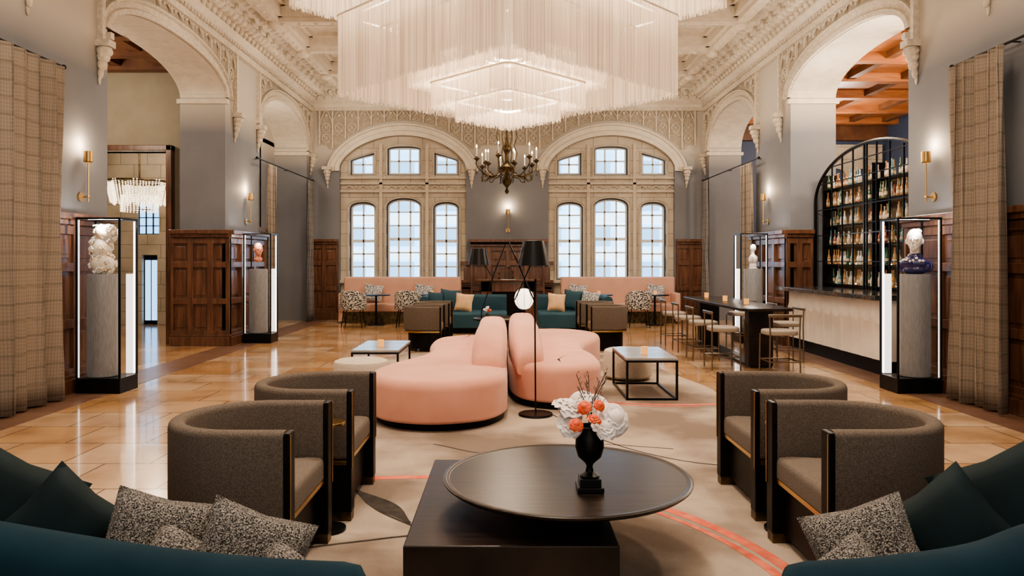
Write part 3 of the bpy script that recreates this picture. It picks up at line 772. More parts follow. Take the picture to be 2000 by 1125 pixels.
mm.obj('foliage_sprig',LEAF,loc=(VX,VY+.02,vz+.03),label='dark feathery foliage sprigs among the peonies',cat='foliage')
# ---------------------------------------------------------------- serpentine pink sofas
fp=[(-.65,6.25),(-1.08,6.42),(-1.30,6.90),(-1.20,7.48),(-1.0,8.0),(-.90,8.6),(-.98,9.3),(-.92,9.95),(-.55,10.25),(-.15,10.05),(-.004,9.5),(-.002,8.6),(-.002,7.8),(-.0,7.2),(-.02,6.75),(-.22,6.40)]
def serp(loc,rz):
    t=thing('serpentine_sofa',loc,'curved blush pink velvet serpentine sofa with rounded lobes','sofa','blush serpentine sofas',rz)
    pts=smooth_closed([(x-.003,y-8.72) for x,y in fp],6)
    M().prism(pts,.07,.44,.09,rb=.03,steps=6,crown=.025).obj('seat',PINK,t)
    c=[(p[0]*.94-.03,p[1]*.96) for p in pts]
    M().prism(c,.0,.075,0).obj('plinth_base',BLK,t)
    path=smooth_open([(-.192,-1.60),(-.184,-1.2),(-.178,-.7),(-.178,-.1),(-.19,.6),(-.22,1.3)],14)
    sec=[]
    K=28
    for i in range(K):
        a=2*pi*i/K; ca=math.copysign(abs(math.cos(a))**.5,math.cos(a)); sa=math.copysign(abs(math.sin(a))**.6,math.sin(a))
        w_=.176*(1-.04*max(0,sa))
        sec.append((-w_*ca,.55+.24*sa))
    def hs(f,o,z):
        e=min(1,(f/.34) if f<.5 else (1-f)/.30)
        k=.25*(e*e*(3-2*e))+.75*math.sqrt(max(0.0,1-(1-e)**2.2))
        k=max(k,.03); return o*(.74+.26*min(1,k*1.3)),.31+(z-.31)*(.26+.74*k)
    M().sweep(path,sec,hscale=hs).obj('backrest',PINK,t)
    return t
sp=serp((-.004,8.72,.019),0); dup(sp,(.004,8.72,.019),pi)
# ---------------------------------------------------------------- floor lamps
def lamp(loc,label):
    t=thing('floor_lamp',loc,label,'floor lamp','black cone floor lamps')
    M().lathe([(.16,0),(.165,.008),(.16,.02),(.02,.03)],n=32).obj('base',BLKM,t)
    mm=M(); mm.tube([(0,0,.02),(-.008,0,1.12)],.008,8); mm.tube([(-.008,0,1.02),(-.008,0,1.12),(.0,0,1.30)],.010,8); mm.tube([(-.008,0,1.08),(-.26,0,1.66)],.007,8); mm.tube([(-.20,0,1.10),(-.008,0,1.52),(0,0,1.60)],.006,8); mm.obj('pole',BLKM,t)
    mm=M(); mm.lathe([(.155,1.43),(.10,1.665),(.03,1.67),(.03,1.66),(.095,1.655),(.148,1.432)],(-.02,0,0),36,caps=False); mm.obj('lamp_shade',BLKM,t)
    M().sph((-.02,0,1.52),.035).obj('bulb',GLOW,t)
    return t
lamp((.265,7.0,.019),'slim black floor lamp with conical shade beside pink sofa')
t=thing('floor_lamp',(-.40,11.1,.019),'black floor lamp with conical shade behind pink sofa','floor lamp','black cone floor lamps')
M().lathe([(.16,0),(.165,.008),(.16,.02),(.02,.03)],n=32).obj('base',BLKM,t)
mm=M(); mm.tube([(0,0,.02),(0,0,.7),(.18,0,1.25),(.36,0,1.72)],.009,8); mm.tube([(.17,0,1.22),(-.02,0,1.5),(-.02,0,1.62)],.007,8); mm.obj('pole',BLKM,t)
M().lathe([(.16,1.41),(.11,1.655),(.03,1.66),(.03,1.65),(.105,1.645),(.153,1.412)],(-.04,0,0),36,caps=False).obj('lamp_shade',BLKM,t)
# ---------------------------------------------------------------- frame tables & poufs
def ftable(loc,w,d,label):
    t=thing('side_table',loc,label,'side table','black framed stone tables')
    M().box(-w/2,w/2,-d/2,d/2,.42,.445).obj('tabletop',MARBLE,t,bevel=.003)
    for sx in (-1,1):
        for sy in (-1,1):
            x=sx*(w/2-.012);y=sy*(d/2-.012); M().box(x-.012,x+.012,y-.012,y+.012,0,.40).obj('leg',BLKM,t)
    mm=M()
    for z in (.398,.0):
        for s in (-1,1): mm.box(-w/2,w/2,s*(d/2)-s*.024,s*d/2,z,z+.022); mm.box(s*w/2-s*.024,s*w/2,-d/2,d/2,z,z+.022)
    mm.obj('frame',BLKM,t); return t
ft=ftable((1.525,8.25,.019),.55,1.03,'rectangular stone-topped side table with black metal frame')
dup(ft,(-1.53,8.93,.019))
def pouf(loc,h,r):
    t=thing('pouf',loc,'round ivory boucle pouf','pouf','ivory poufs')
    M().lathe([(r-.02,.03),(r,.05),(r,h-.05),(r-.015,h-.015),(r-.05,h),(r*.5,h+.006),(0.01,h+.008)],n=48).obj('cushion',BOUC_W,t)
    M().cyl((0,0,0),r-.04,.035,32).obj('base',BRASSD,t); return t
pouf((-1.60,7.98,.019),.40,.30); pouf((1.50,9.18,.019),.37,.30)
def holder(x,y,z):
    M().lathe([(.032,0),(.036,.003),(.038,.085),(.034,.085),(.031,.01)],(x,y,z),16).obj('candle_holder',AMBER,label='small amber glass candle holder on table',cat='candle holder',group='amber candle holders')
holder(1.50,8.05,.465); holder(-1.52,8.75,.465)
# ---------------------------------------------------------------- foreground teal sofas
def tsofa(path,label,sgn):
    t=thing('lounge_sofa',(0,0,.0),label,'sofa')
    p=smooth_open(path,6)
    def hs(f,o,z):
        e=min(f,1-f)/.06; k=1 if e>=1 else math.sqrt(max(0,1-(1-e)**2)); k=max(k,.1); return o*k,.38+(z-.38)*(.85+.15*k)
    M().sweep(p,rsec(-.09,.09,.06,.752,.085,6),hscale=hs).obj('backrest',TEAL,t)
    front=[(x,y+.62) for x,y in p[::-1]]
    M().prism([(x,y+.08) for x,y in p]+front,.10,.42,.06).obj('seat',TEAL,t)
    for i in (3,len(p)-4): M().cyl((p[i][0],p[i][1]+.35,.018),.02,.085,10).obj('leg',BLKM,t)
    return t
tsofa([(-2.7,2.60),(-2.1,2.32),(-1.5,2.09),(-.95,1.90),(-.60,1.82),(-.33,1.79)],'deep teal velvet curved sofa with scatter cushions',1)
tsofa([(.66,1.79),(.95,1.83),(1.25,1.92),(1.55,2.09),(2.1,2.33),(2.75,2.62)],'deep teal velvet curved sofa facing the coffee table',-1)
def pillow(name,loc,rot,w,h,th,m,label,group,cat='cushion'):
    mm=M(); n=12; vs=[];fs=[]
    for side in (1,-1):
        for a in range(n+1):
            for b in range(n+1):
                s=-1+2*a/n;q=-1+2*b/n
                prof=((1-s**4)*(1-q**4))**.55
                pin=1-.10*(1-abs(s)**1.0)*abs(q)**3; pin2=1-.10*(1-abs(q))*abs(s)**3
                vs.append((s*w/2*pin2,side*th/2*prof,q*h/2*pin))
    k=(n+1)*(n+1)
    for a in range(n):
        for b in range(n):
            i=a*(n+1)+b; fs.append((i,i+1,i+n+2,i+n+1)); fs.append((k+i,k+i+n+1,k+i+n+2,k+i+1))
    mm.add(vs,fs,0,True)
    return mm.obj(name,m,loc=loc,rot=rot,label=label,cat=cat,group=group)
G='scatter cushions on the teal sofas'
R=math.radians
def pl(x,y,z,rx,ry,rz,s,m,l,th=.15): return pillow('cushion',(x,y,z),(R(rx),R(ry),R(rz)),s,s,th,m,l,G)
pl(-1.80,2.56,.60,-18,30,18,.44,TEALP,'dark green velvet cushion on teal sofa')
pl(-1.49,2.44,.60,-22,42,10,.32,TEALP,'dark green velvet cushion leaning on teal sofa')
pl(-1.13,2.34,.58,-24,16,14,.33,BOUCLE,'black and white boucle cushion on teal sofa')
pl(-1.00,2.20,.56,-50,30,5,.24,BOUCLE,'black and white boucle cushion on teal sofa')
pl(-.79,2.22,.575,-24,22,14,.33,BOUCLE,'black and white boucle cushion on teal sofa')
pl(-.63,2.07,.55,-50,35,0,.24,BOUCLE,'black and white boucle cushion on teal sofa')
pl(1.82,2.62,.60,-18,-28,-18,.42,TEALP,'dark green velvet cushion on teal sofa')
pl(1.48,2.44,.58,-22,-38,-10,.35,TEALP,'dark green velvet cushion leaning on teal sofa')
pl(1.14,2.32,.56,-28,-22,-20,.33,BOUCLE,'black and white boucle cushion on teal sofa')
pl(.98,2.09,.55,-50,-35,0,.26,BOUCLE,'black and white boucle cushion on teal sofa')
# ---------------------------------------------------------------- display cases
def case(loc,lab,sg):
    t=thing('display_case',loc,lab,'display case','tall lit display cases')
    w,d,h=.50,.40,1.98
    M().box(-w/2,w/2,-d/2,d/2,0,.17).obj('base',BLKM,t,bevel=.004)
    mm=M()
    for sx in (-1,1):
        for sy in (-1,1): mm.box(sx*w/2,sx*(w/2-.02),sy*d/2,sy*(d/2-.02),.17,h)
    for s in (-1,1): mm.box(-w/2,w/2,s*d/2,s*(d/2-.022),h-.022,h); mm.box(s*w/2,s*(w/2-.022),-d/2,d/2,h-.022,h)
    mm.obj('frame',BLKM,t)
    M().box(sg*(w/2-.021),sg*(w/2-.036),d/2-.036,d/2-.021,.18,h-.03).obj('led_strip',LEDC,t)
    M().box(-sg*(w/2-.021),-sg*(w/2-.028),-d/2+.021,-d/2+.028,.18,h-.03).obj('led_strip',LEDC,t)
    M().box(sg*.135,sg*.215,d/2-.05,d/2-.04,.18,1.34).obj('light_panel',PANEL,t)
    M().box(-w/2+.03,w/2-.03,-.008,.008,h-.016,h-.006).obj('led_strip',LEDC,t)
    return t
poss=[(-4.60,8.41),(-4.52,13.40),(4.62,8.41),(4.44,13.4)]
lab='tall black metal glass display case with lit edges'
c1=case((-4.60,8.41,0),lab,1); dup(c1,(-4.52,13.4,0))
c2=case((4.62,8.41,0),lab,-1); dup(c2,(4.44,13.4,0))
pos2=[(x+(-.045 if x<0 else .045),y-.01) for x,y in poss]
pd=thing('pedestal',(*pos2[0],.17),'round grey cerused wood pedestal inside display case','pedestal','grey pedestals')
M().lathe([(.155,0),(.165,.01),(.165,1.16),(.16,1.17)],n=40).obj('column',PLINTH,pd)
for x,y in pos2[1:]: dup(pd,(x,y,.17))
ZP=1.342
def bust(name,loc,rz,sc,parts,mats,label,seed=0):
    t=thing(name,loc,label,'sculpture',None,rz)
    for pn,ell,m in parts:
        mm=M()
        for c,r in ell: mm.sph(tuple(a*sc for a in c),tuple(a*sc for a in r),16,0,12)
        o=mm.obj(pn,m,t); d=o.modifiers.new('r','REMESH'); d.mode='VOXEL'; d.voxel_size=.007*sc; d.use_smooth_shade=True
        d=o.modifiers.new('s','SMOOTH'); d.iterations=3; d.factor=.5
    return t
head=[((0,0,.40),(.095,.085,.12)),((.03,0,.36),(.07,.065,.09)),((.055,0,.30),(.045,.042,.045)),((.108,0,.365),(.022,.016,.03)),((.098,0,.385),(.02,.014,.04)),
      ((.092,0,.325),(.02,.026,.010)),((.093,0,.312),(.018,.022,.008)),((-.0,.086,.37),(.02,.012,.032)),((0,-.086,.37),(.02,.012,.032)),((.088,.03,.395),(.015,.02,.008)),((.088,-.03,.395),(.015,.02,.008)),
      ((-.01,0,.27),(.05,.048,.10))]
sh=[((-.01,0,.12),(.10,.17,.075)),((-.01,0,.05),(.095,.14,.06)),((-.01,0,.19),(.065,.085,.06)),((-.01,.13,.09),(.06,.06,.07)),((-.01,-.13,.09),(.06,.06,.07))]
t=bust('bust_sculpture',(*pos2[2],ZP),pi+.9,1.0,[('head',head,WHITE),('draped_shoulders',sh,COBALT)],None,'white ceramic bust with dark blue draped shoulders')
for i in range(9):
    a=i*.63; M().sph((-.06+.03*math.cos(a),.05*math.sin(a*2),.47+.03*math.sin(a)),.025,8,0,5).obj('hair_blossom',COBALT if i%3==0 else WHITE,t)
for s in (-1,1): M().tube([(.118,s*.033+.022*math.cos(q*pi/6),.385+.022*math.sin(q*pi/6)) for q in range(12)],.003,5,closed=True).obj('eyeglass_ring',BRASS,t)
for i in range(7): M().sph((.075,-.10+.033*i,.16+.02*math.sin(i*2)),.016,8,0,5).obj('blossom',WHITE,t)
bust('bust_sculpture',(*pos2[1],ZP),-.9,.92,[('head',head+sh[2:3],TERRA)],None,'terracotta pink portrait head sculpture on pedestal')
bust('bust_sculpture',(*pos2[3],ZP),pi*.8,.95,[('figure',[((0,0,.40),(.06,.055,.075)),((0,0,.30),(.03,.03,.06)),((0,0,.18),(.085,.11,.10)),((0,0,.06),(.07,.085,.07)),((0,.11,.2),(.035,.035,.08)),((.03,-.11,.24),(.035,.035,.09)),((.04,-.07,.33),(.03,.03,.07)),((0,0,.01),(.09,.1,.02))],WHITE)],None,'white plaster figure sculpture with raised arm')
t=thing('floral_sculpture',(*pos2[0],ZP),'ivory and gold ceramic sculpture covered in blossoms','sculpture')
random.seed(11); mm=M()
core=[((0,0,.12),(.13,.10,.12)),((-.02,0,.30),(.11,.09,.15)),((.03,0,.46),(.13,.09,.09))]
for c,r in core: mm.sph(c,r,14,0,9)
mm.obj('core',WHITEG,t)
mm=M()
for i in range(130):
    c,r=random.choice(core); a=random.uniform(0,2*pi); b=random.uniform(-1.2,1.3)
    p=Vector((c[0]+r[0]*1.05*math.cos(b)*math.cos(a),c[1]+r[1]*1.05*math.cos(b)*math.sin(a),c[2]+r[2]*math.sin(b))); rr=random.uniform(.016,.034)
    nrm=(p-Vector(c)).normalized(); u=nrm.orthogonal().normalized(); w=nrm.cross(u)
    for k in range(5):
        d=u*math.cos(k*1.257)+w*math.sin(k*1.257); q=p+d*rr*.8+nrm*.008; mm.sph(tuple(q),rr*.55,6,0,4)
    mm.sph(tuple(p+nrm*.015),rr*.4,6,1,4)
for i in range(5):
    a=i*1.3; mm.tube([(0,0,.5),(.07*math.cos(a),.05*math.sin(a),.56),(.12*math.cos(a),.08*math.sin(a),.55)],.010,6)
mm.obj('blossoms',[WHITE,WHITEG],t,kind='stuff')
# ---------------------------------------------------------------- sconces
def sconce(loc,rz,lab='brass swing wall sconce with small cylinder shade'):
    t=thing('wall_sconce',loc,lab,'wall sconce','brass wall sconces',rz)
    mm=M(); mm.tube([(0,0,0),(.02,0,0)],.055,20); mm.obj('wall_plate',BRASS,t)
    mm=M(); mm.tube([(.02,0,0),(.10,0,0)],.01,8); mm.tube([(.10,0,-.06),(.10,0,.42)],.008,8); mm.sph((.10,0,0),.02); mm.obj('arm',BRASS,t)
    M().lathe([(.035,.40),(.052,.41),(.052,.53),(.048,.53),(.045,.42)],(.10,0,0),20,caps=False).obj('lamp_shade',BRASS,t)
    M().sph((.10,0,.50),.025).obj('bulb',FLAME,t); return t
s1=sconce((-5,8.55,2.24),0)
for x,y,z,r in [(-5,13.95,2.24,0),(5,8.58,2.24,pi),(5,14.05,2.24,pi),(0,18.5,2.25,-pi/2)]: dup(s1,(x,y,z),r)
# ---------------------------------------------------------------- curtains
def curtain(y0,y1,x,ztop,lab,m,folds,sg,flare=.10,amp=.05,tie=None):
    mm=M(); ny=folds*12; nz=16; vs=[];fs=[]
    c=(y0+y1)/2
    for j in range(nz+1):
        f=j/nz; z=ztop*(1-f)+.02*f; 
        sc=1+flare*f
        if tie: sc=1-.35*math.exp(-((z-tie)/.35)**2)
        for i in range(ny+1):
            s=i/ny; a=2*pi*folds*s+ .9*math.sin(f*2+s*9)
            am=amp*(.6+.6*f)*(.7+.3*math.sin(s*23))
            sn=math.sin(a); sn=math.copysign(abs(sn)**.8,sn)
            vs.append((x+sg*am*sn+sg*-.02*f,c+(y0-c+(y1-y0)*s)*sc+.025*math.sin(2*a),z))
    for j in range(nz):
        for i in range(ny): k=j*(ny+1)+i; fs.append((k,k+1,k+ny+2,k+ny+1))
    mm.add(vs,fs,0,True)
    return mm.obj('curtain',m,label=lab,cat='curtain',group='full-height curtains',solid=.006)
def rod(x,y0,y1,z):
    t=thing('curtain_rod',(x,0,z),'thin black metal curtain rod','curtain rod')
    M().tube([(0,y0,0),(0,y1,0)],.014,8).obj('pole',BLKM,t)
    for y in (y0,y1): M().sph((0,y,0),.028).obj('finial',BLKM,t)
    for y in (y0+.15,(y0+y1)/2,y1-.06): M().tube([(0,y,0),(.10 if x>0 else -.10,y,-.0)] ,.008,6).obj('bracket',BLKM,t)
curtain(5.5,7.86,-4.78,3.58,'heavy brown plaid curtain hanging from black rod',PLAID,10,1,.05,.10)
curtain(7.05,7.90,4.78,3.58,'heavy brown plaid curtain hanging from black rod',PLAID,5,-1,.16,.10)
rod(-4.90,5.4,8.08,3.63); rod(4.90,6.2,8.08,3.63)
curtain(14.75,15.3,-4.84,3.45,'brown plaid curtain drawn open in arch',PLAID,5,1,.05)
curtain(17.75,18.25,-4.84,3.45,'grey plaid curtain gathered beside back wall',PLAIDG,5,1,0,.05,1.6)
curtain(14.5,15.2,4.84,3.45,'brown plaid curtain drawn open in arch',PLAID,6,-1,.05)
curtain(17.75,18.25,4.84,3.45,'grey plaid curtain gathered beside back wall',PLAIDG,5,-1,0,.05,1.6)
rod(-4.9,14.3,18.4,3.5); rod(4.9,14.3,18.4,3.5)
# ---------------------------------------------------------------- bar
t=thing('bar_counter',(0,0,0),'bar counter with black stone top and draped plaster front','bar counter')
mm=M(); n=240; vs=[];fs=[]; NZ=16
for j in range(NZ+1):
    z=.20+.78*j/NZ
    for i in range(n+1):
        y=9.35+3.2*i/n; k=(y-9.35)/.30
        sc=.045*(1-abs(math.sin(pi*k))**.35)*(.3+.7*(z-.2)/.78)+.025*math.exp(-((z-.78+.10*abs(math.sin(pi*k)))/.04)**2)
        vs.append((4.82-sc,y,z))
for j in range(NZ):
    for i in range(n): k=j*(n+1)+i; fs.append((k,k+1,k+n+2,k+n+1))
mm.add(vs,fs,0,True); mm.box(4.83,5.3,9.35,12.55,.2,.98,0)
mm.obj('front_panel',BARF,t)
M().box(4.86,5.3,9.35,12.55,0,.2).obj('toe_kick',BLKM,t)
M().box(4.64,5.48,9.28,12.72,.985,1.05).obj('countertop',GRAN,t,bevel=.008)
t=thing('back_bar',(0,0,0),'arched black metal back bar screen with shelves','bar shelving')
mm=M(); o=(9.24,12.90,1.05,2.50,.78); xx=5.42
c=(o[0]+o[1])/2;h=(o[1]-o[0])/2
outl=[(xx,o[0],1.05)]+[(xx,c-math.cos(pi*i/40)*h,az(math.cos(pi*i/40),o[3],o[4],2.0)) for i in range(41)]+[(xx,o[1],1.05)]
mm.tube(outl,.028,6)
for y in (9.65,10.02,10.39,10.76,11.06,11.14,11.5,11.87,12.24,12.58): mm.box(xx-.012,xx+.012,y-(.014 if 11<y<11.2 else .007),y+(.014 if 11<y<11.2 else .007),1.06,az((y-c)/h,o[3],o[4],2.0))
for z in (1.48,1.92,2.36,2.80,3.06):
    hw=h if z<o[3] else h*math.sqrt(1-((z-o[3])/o[4])**2); mm.box(xx-.010,xx+.010,c-hw,c+hw,z-.007,z+.007)
mm.obj('arched_frame',BLKM,t)
mm=M()
SH=[1.10,1.43,1.76,2.09,2.42,2.72]
for z in SH: mm.box(5.52,5.78,9.24,12.84,z-.015,z)
for y in (9.24,11.10,12.84): mm.box(5.52,5.78,y-.010,y+.010,0,2.98)
mm.obj('shelf',BLK,t)
M().box(5.79,5.81,9.24,12.84,0,2.74).obj('back_panel',mat('mirror_back',(.30,.24,.18),rough=.3,metal=.4),t)
LS=mat('led_shelf',(1,1,1),emis=(1,.78,.50),es=7)
for z in SH: M().box(5.768,5.785,9.26,12.82,z,z+.012).obj('led_strip',LS,t)
random.seed(5)
protos=[]
for i,(r,h,nk) in enumerate(((.028,.15,.08),(.031,.13,.065),(.025,.17,.07),(.029,.14,.095),(.033,.11,.06))):
    mm=M(); mm.lathe([(r*.95,0),(r,.008),(r,h*.8),(r*.75,h*.95),(.011,h+.02),(.010,h+nk),(.013,h+nk+.002),(.013,h+nk+.02),(.009,h+nk+.022)],n=10,m=0)
    mm.lathe([(r*1.01,h*.25),(r*1.02,h*.26),(r*1.02,h*.55),(r*1.01,h*.56)],n=10,m=1,caps=False); protos.append(mm)
first={}
for zi,z in enumerate(SH):
    y=9.75
    while y<12.78:
        k=random.choice((0,0,0,0,1,1,1,2,3,4))
        if abs(y-11.10)>.05:
            nm=['amber','clear','green','teal','red'][k]; loc=(5.62+random.uniform(-.05,.05),y,z+.001)
            if k not in first:
                first[k]=protos[k].obj('bottle',[BOTS[k],LABELM],loc=loc,label=nm+' glass spirits bottle on back bar shelf',cat='bottle',group='spirits bottles on the back bar')
            else:
                c_=first[k].copy(); COL.objects.link(c_); c_.location=loc
        y+=random.uniform(.074,.088)
# ---------------------------------------------------------------- high table and stools
t=thing('high_table',(0,0,0),'long dark communal high table with rounded ends','high table')
M().prism(rrect(3.18,3.92,9.95,13.4,.12),.80,.84,.008,rb=.008).obj('tabletop',TBL,t)
for y in (10.30,12.9): M().box(3.36,3.70,y-.09,y+.09,.02,.80).obj('leg',TBL,t,bevel=.006)
M().box(3.38,3.68,10.2,13.1,0,.03).obj('base',BLKM,t,bevel=.006)
def stool(loc,rz):
    t=thing('bar_stool',loc,'bar stool with taupe seat and bronze tube frame','bar stool','bronze bar stools',rz)
    M().prism(rrect(-.20,.20,-.21,.21,.12),.52,.585,.025,rb=.015,crown=.006).obj('seat',LEATH,t)
    for x,y in ((.18,.19),(.18,-.19),(-.20,.19),(-.20,-.19)):
        top=.79 if x<0 else .52
        M().tube([(x*1.02,y*1.05,0),(x,y,.52)]+([(x*1.02,y*1.05,top)] if x<0 else []),.011,8).obj('leg',BRONZE,t)
    M().tube([(.18,.19,.18),(-.20,.19,.18),(-.20,-.19,.18),(.18,-.19,.18)],.009,6,closed=True).obj('footrest',BRONZE,t)
    M().prism([(p[0],p[1]) for p in rrect(-.228,-.192,-.22,.22,.016)],.76,.80,.012,rb=.012).obj('back_rail',BRONZE,t)
    return t
st=stool((2.98,10.15,0),0)
for x,y,r in ((2.96,11.1,0),(2.96,12.05,0),(2.96,13.0,0),(4.12,10.9,pi),(4.12,12.0,pi),(3.58,9.66,pi/2),(4.12,13.0,pi)): dup(st,(x,y,0),r)
holder(3.5,12.9,.842);holder(3.55,10.9,.842);holder(3.5,11.8,.842)
# ---------------------------------------------------------------- far seating
def banq(x0,x1,lab):
    t=thing('banquette',(0,0,0),lab,'banquette','blush banquettes')
    M().prism(rrect(x0,x1,17.95,18.16,.05),.40,1.09,.04).obj('backrest',PINKB,t)
    M().prism(rrect(x0+.02,x1-.02,17.30,17.96,.06),.28,.46,.04,rb=.02).obj('seat',PINKB,t)
    for s in (x0,x1-.12): M().prism(rrect(s,s+.12,17.35,18.1,.04),.05,.72,.04).obj('arm',PINKB,t)
    M().box(x0+.05,x1-.05,17.40,18.1,0,.28).obj('plinth_base',BRASSD,t)
banq(-4.03,-1.15,'long blush leather banquette beneath window'); banq(1.30,4.10,'long blush leather banquette beneath window')
G='scatter cushions on the banquettes'
for x in (-3.27,-2.05,1.7,3.6): pillow('cushion',(x,17.80,.70),(R(-13),R(8),R(6)),.46,.42,.14,PATT2,'woven print cushion on blush banquette',G)
def bistro(loc,rz):
    t=thing('dining_chair',loc,'spotted fabric tub dining chair with thin black legs','chair','spotted dining chairs',rz)
    M().prism([(.25*math.cos(a),.23*math.sin(a)) for a in [2*pi*i/24 for i in range(24)]],.38,.47,.03,rb=.03).obj('seat',PATT,t)
    path=[(.27*math.cos(a),.26*math.sin(a)) for a in [R(10)-R(200)*i/22 for i in range(23)]]
    def hs(f,o,z):
        k=math.sin(pi*f)**.5; return o,(.40+(z-.40)*(.45+.55*k))
    M().sweep(path,rsec(-.025,.025,.40,.83,.02),hscale=hs).obj('backrest',PATT,t)
    for x,y in ((.2,.17),(.2,-.17),(-.2,.17),(-.2,-.17)): M().tube([(x*1.15,y*1.2,0),(x*.9,y*.9,.40)],.011,8).obj('leg',BLKM,t)
    return t
bc=bistro((-3.45,16.35,0),0); dup(bc,(-2.25,16.45,0),0); dup(bc,(2.92,16.4,0),0)
def btable(loc):
    t=thing('bistro_table',loc,'round black pedestal bistro table','table','black bistro tables')
    M().cyl((0,0,.68),.33,.025,32).obj('tabletop',BLKM,t); M().cyl((0,0,.02),.025,.66,12).obj('stem',BLKM,t); M().cyl((0,0,0),.21,.02,28).obj('base',BLKM,t); return t
b=btable((-3.05,16.95,0)); 
for x in (-1.75,2.1,3.4): dup(b,(x,16.95,0))
for x in (-1.75,2.1,3.4): holder(x,16.9,.706)
def csofa(path,rect,lab):
    t=thing('lounge_sofa',(0,0,0),lab,'sofa','petrol lounge sofas')
    p=smooth_open(path,5); M().sweep(p,rsec(-.09,.09,.12,.75,.07,4)).obj('backrest',TEALF,t)
    M().prism(rrect(*rect,.08),.12,.42,.05).obj('seat',TEALF,t)
    M().box(rect[0]+.1,rect[1]-.1,rect[2]+.1,rect[3]-.1,0,.12).obj('plinth_base',BLK,t)
csofa([(-1.72,15.0),(-1.72,15.6),(-1.68,15.95),(-1.4,16.05),(-.7,16.05),(-.03,16.05)],(-1.62,-.02,14.9,15.95),'petrol blue fabric lounge sofa with cushions')
csofa([(.64,16.05),(1.2,16.05),(1.75,16.05),(2.02,15.95),(2.06,15.6),(2.06,15.0)],(.63,1.96,14.9,15.95),'petrol blue fabric lounge sofa with cushions')
G='cushions on the petrol sofas'
for x,y,s,m,l,rz in ((-1.22,15.6,.46,TEALF,'petrol blue cushion on sofa',25),(-.92,15.35,.38,GOLDF,'gold satin cushion on sofa',-8),(-1.5,15.3,.42,TEALF,'petrol blue cushion on sofa',50),
    (1.38,15.65,.44,TEALF,'petrol blue cushion on sofa',-25),(1.02,15.35,.38,GOLDF,'gold satin cushion on sofa',8),(1.72,15.4,.42,PATT2,'woven print cushion on sofa',-35)):
    pillow('cushion',(x,y,.44+s*.46),(R(-14),R(6),R(rz)),s,s,.15,m,l,G)
t=thing('coffee_table',(-.10,13.75,0),'round dark coffee table with drum base','coffee table')
M().cyl((0,0,.38),.55,.04,48).obj('tabletop',TBL,t); M().cyl((0,0,0),.28,.38,32).obj('base',BLK,t)
t=thing('table_lamp',(.30,13.6,.421),'glowing white sculptural table lamp','table lamp')
M().lathe([(.07,0),(.08,.01),(.03,.03),(.025,.17)],n=20).obj('base',BLKM,t)
M().lathe([(.05,.17),(.10,.19),(.15,.25),(.172,.31),(.178,.365),(.172,.42),(.15,.48),(.10,.53),(.05,.55),(.02,.555)],n=28).obj('lamp_shade',GLOW,t)
for k in range(4):
    a=k*pi/4; M().tube([(.184*math.cos(q*pi/12)*math.cos(a),.184*math.cos(q*pi/12)*math.sin(a),.362+.196*math.sin(q*pi/12)) for q in range(24)],.004,4,closed=True).obj('wire_cage',BRASSD,t)
t=thing('small_vase',(-.38,13.6,.421),'small glass vase holding a few roses','vase')
M().lathe([(.03,0),(.035,.01),(.03,.08),(.022,.10)],n=14).obj('vessel',BRASSD,t)
for i,(dx,dy,dz,m) in enumerate(((-.04,0,.15,PETW),(.04,.0,.14,PETO),(0,-.03,.19,PETW))): flower((-.38+dx,13.6+dy,.421+dz),.05,m,'rose','small rose bloom in glass vase',i+40,18,'roses in the small vase')
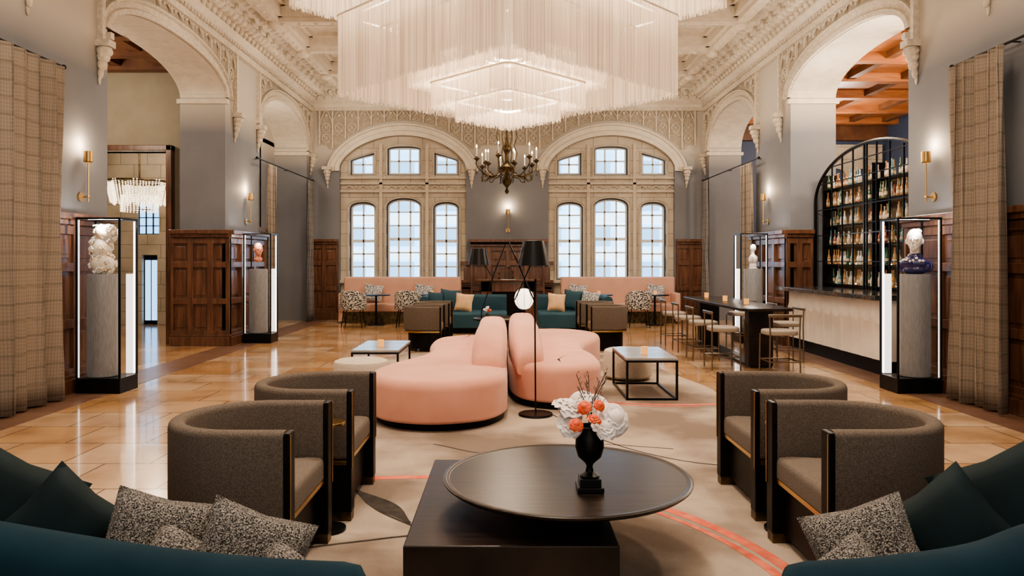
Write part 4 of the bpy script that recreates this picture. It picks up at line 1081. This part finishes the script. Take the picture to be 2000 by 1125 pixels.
# ---------------------------------------------------------------- lights
def light(kind,loc,e,col=(1,.80,.60),size=.2,rot=(0,0,0),sy=None,spot=None):
    d=bpy.data.lights.new(kind.lower()+'_light',kind); d.energy=e; d.color=col
    if kind=='AREA':
        d.size=size
        if sy: d.shape='RECTANGLE'; d.size_y=sy
    else: d.shadow_soft_size=size
    if spot: d.spot_size=R(spot); d.spot_blend=.6
    o=bpy.data.objects.new(d.name,d); COL.objects.link(o); o.location=loc; o.rotation_euler=rot; return o
W=(1,.81,.62)
light('POINT',(0,9,5.0),210,W,.35); light('POINT',(0,9,3.95),90,W,.3)
light('POINT',(0,14.3,4.6),170,W,.25)
light('POINT',(0,3.2,5.0),260,W,.5)
for x in (-3.2,3.2):
    light('SPOT',(x,5,5.6),350,W,.25,spot=110); light('SPOT',(x,10.5,5.6),370,W,.25,spot=110); light('SPOT',(x,15.5,5.6),370,W,.25,spot=110)
light('SPOT',(0,5.2,5.6),350,W,.3,spot=90); light('SPOT',(1.2,1.5,5.6),180,W,.5,spot=90); light('SPOT',(-1.2,1.5,5.6),180,W,.5,spot=90)
for x in (-3.7,3.7):
    for y in (6.5,11,14,17): light('POINT',(x,y,4.6),32,W,.15)
light('POINT',(-7.4,11,4.2),150,W,.3); light('POINT',(-7.2,15,3.9),130,W,.2)
light('POINT',(7.4,11.5,4.2),330,(1,.76,.52),.3); light('POINT',(7.2,16,4.0),180,(1,.85,.7),.3); light('POINT',(5.3,10.2,4.1),45,W,.15); light('POINT',(5.3,11.9,4.1),45,W,.15)
light('POINT',(3.9,11.0,3.2),90,(1,.88,.74),.2)  # added fill to brighten the bar front, no fitting modelled here
light('POINT',(-5.4,16.3,4.0),40,W,.2)
for x,y in ((-4.9,8.55),(-4.9,13.95),(4.9,8.58),(4.9,14.05),(0,18.4)): light('POINT',(x,y,2.85),15,(1,.70,.42),.04)
for x,y in poss: light('POINT',(x,y-.12,1.90),9,(1,.9,.8),.04)
w=bpy.data.worlds.new('World'); S.world=w; w.use_nodes=True
w.node_tree.nodes['Background'].inputs[0].default_value=(1,.92,.83,1); w.node_tree.nodes['Background'].inputs[1].default_value=.95
cd=bpy.data.cameras.new('Camera'); cam=bpy.data.objects.new('Camera',cd); COL.objects.link(cam); S.camera=cam
cam.location=(0,0,1.5); cam.rotation_euler=(R(90),0,0); cd.lens=25.74; cd.sensor_width=36; cd.shift_x=.004; cd.shift_y=-.0272; cd.clip_start=.05
S.view_settings.view_transform='AgX'
S.view_settings.exposure=.14
try: S.view_settings.look='AgX - Medium High Contrast'
except Exception: pass
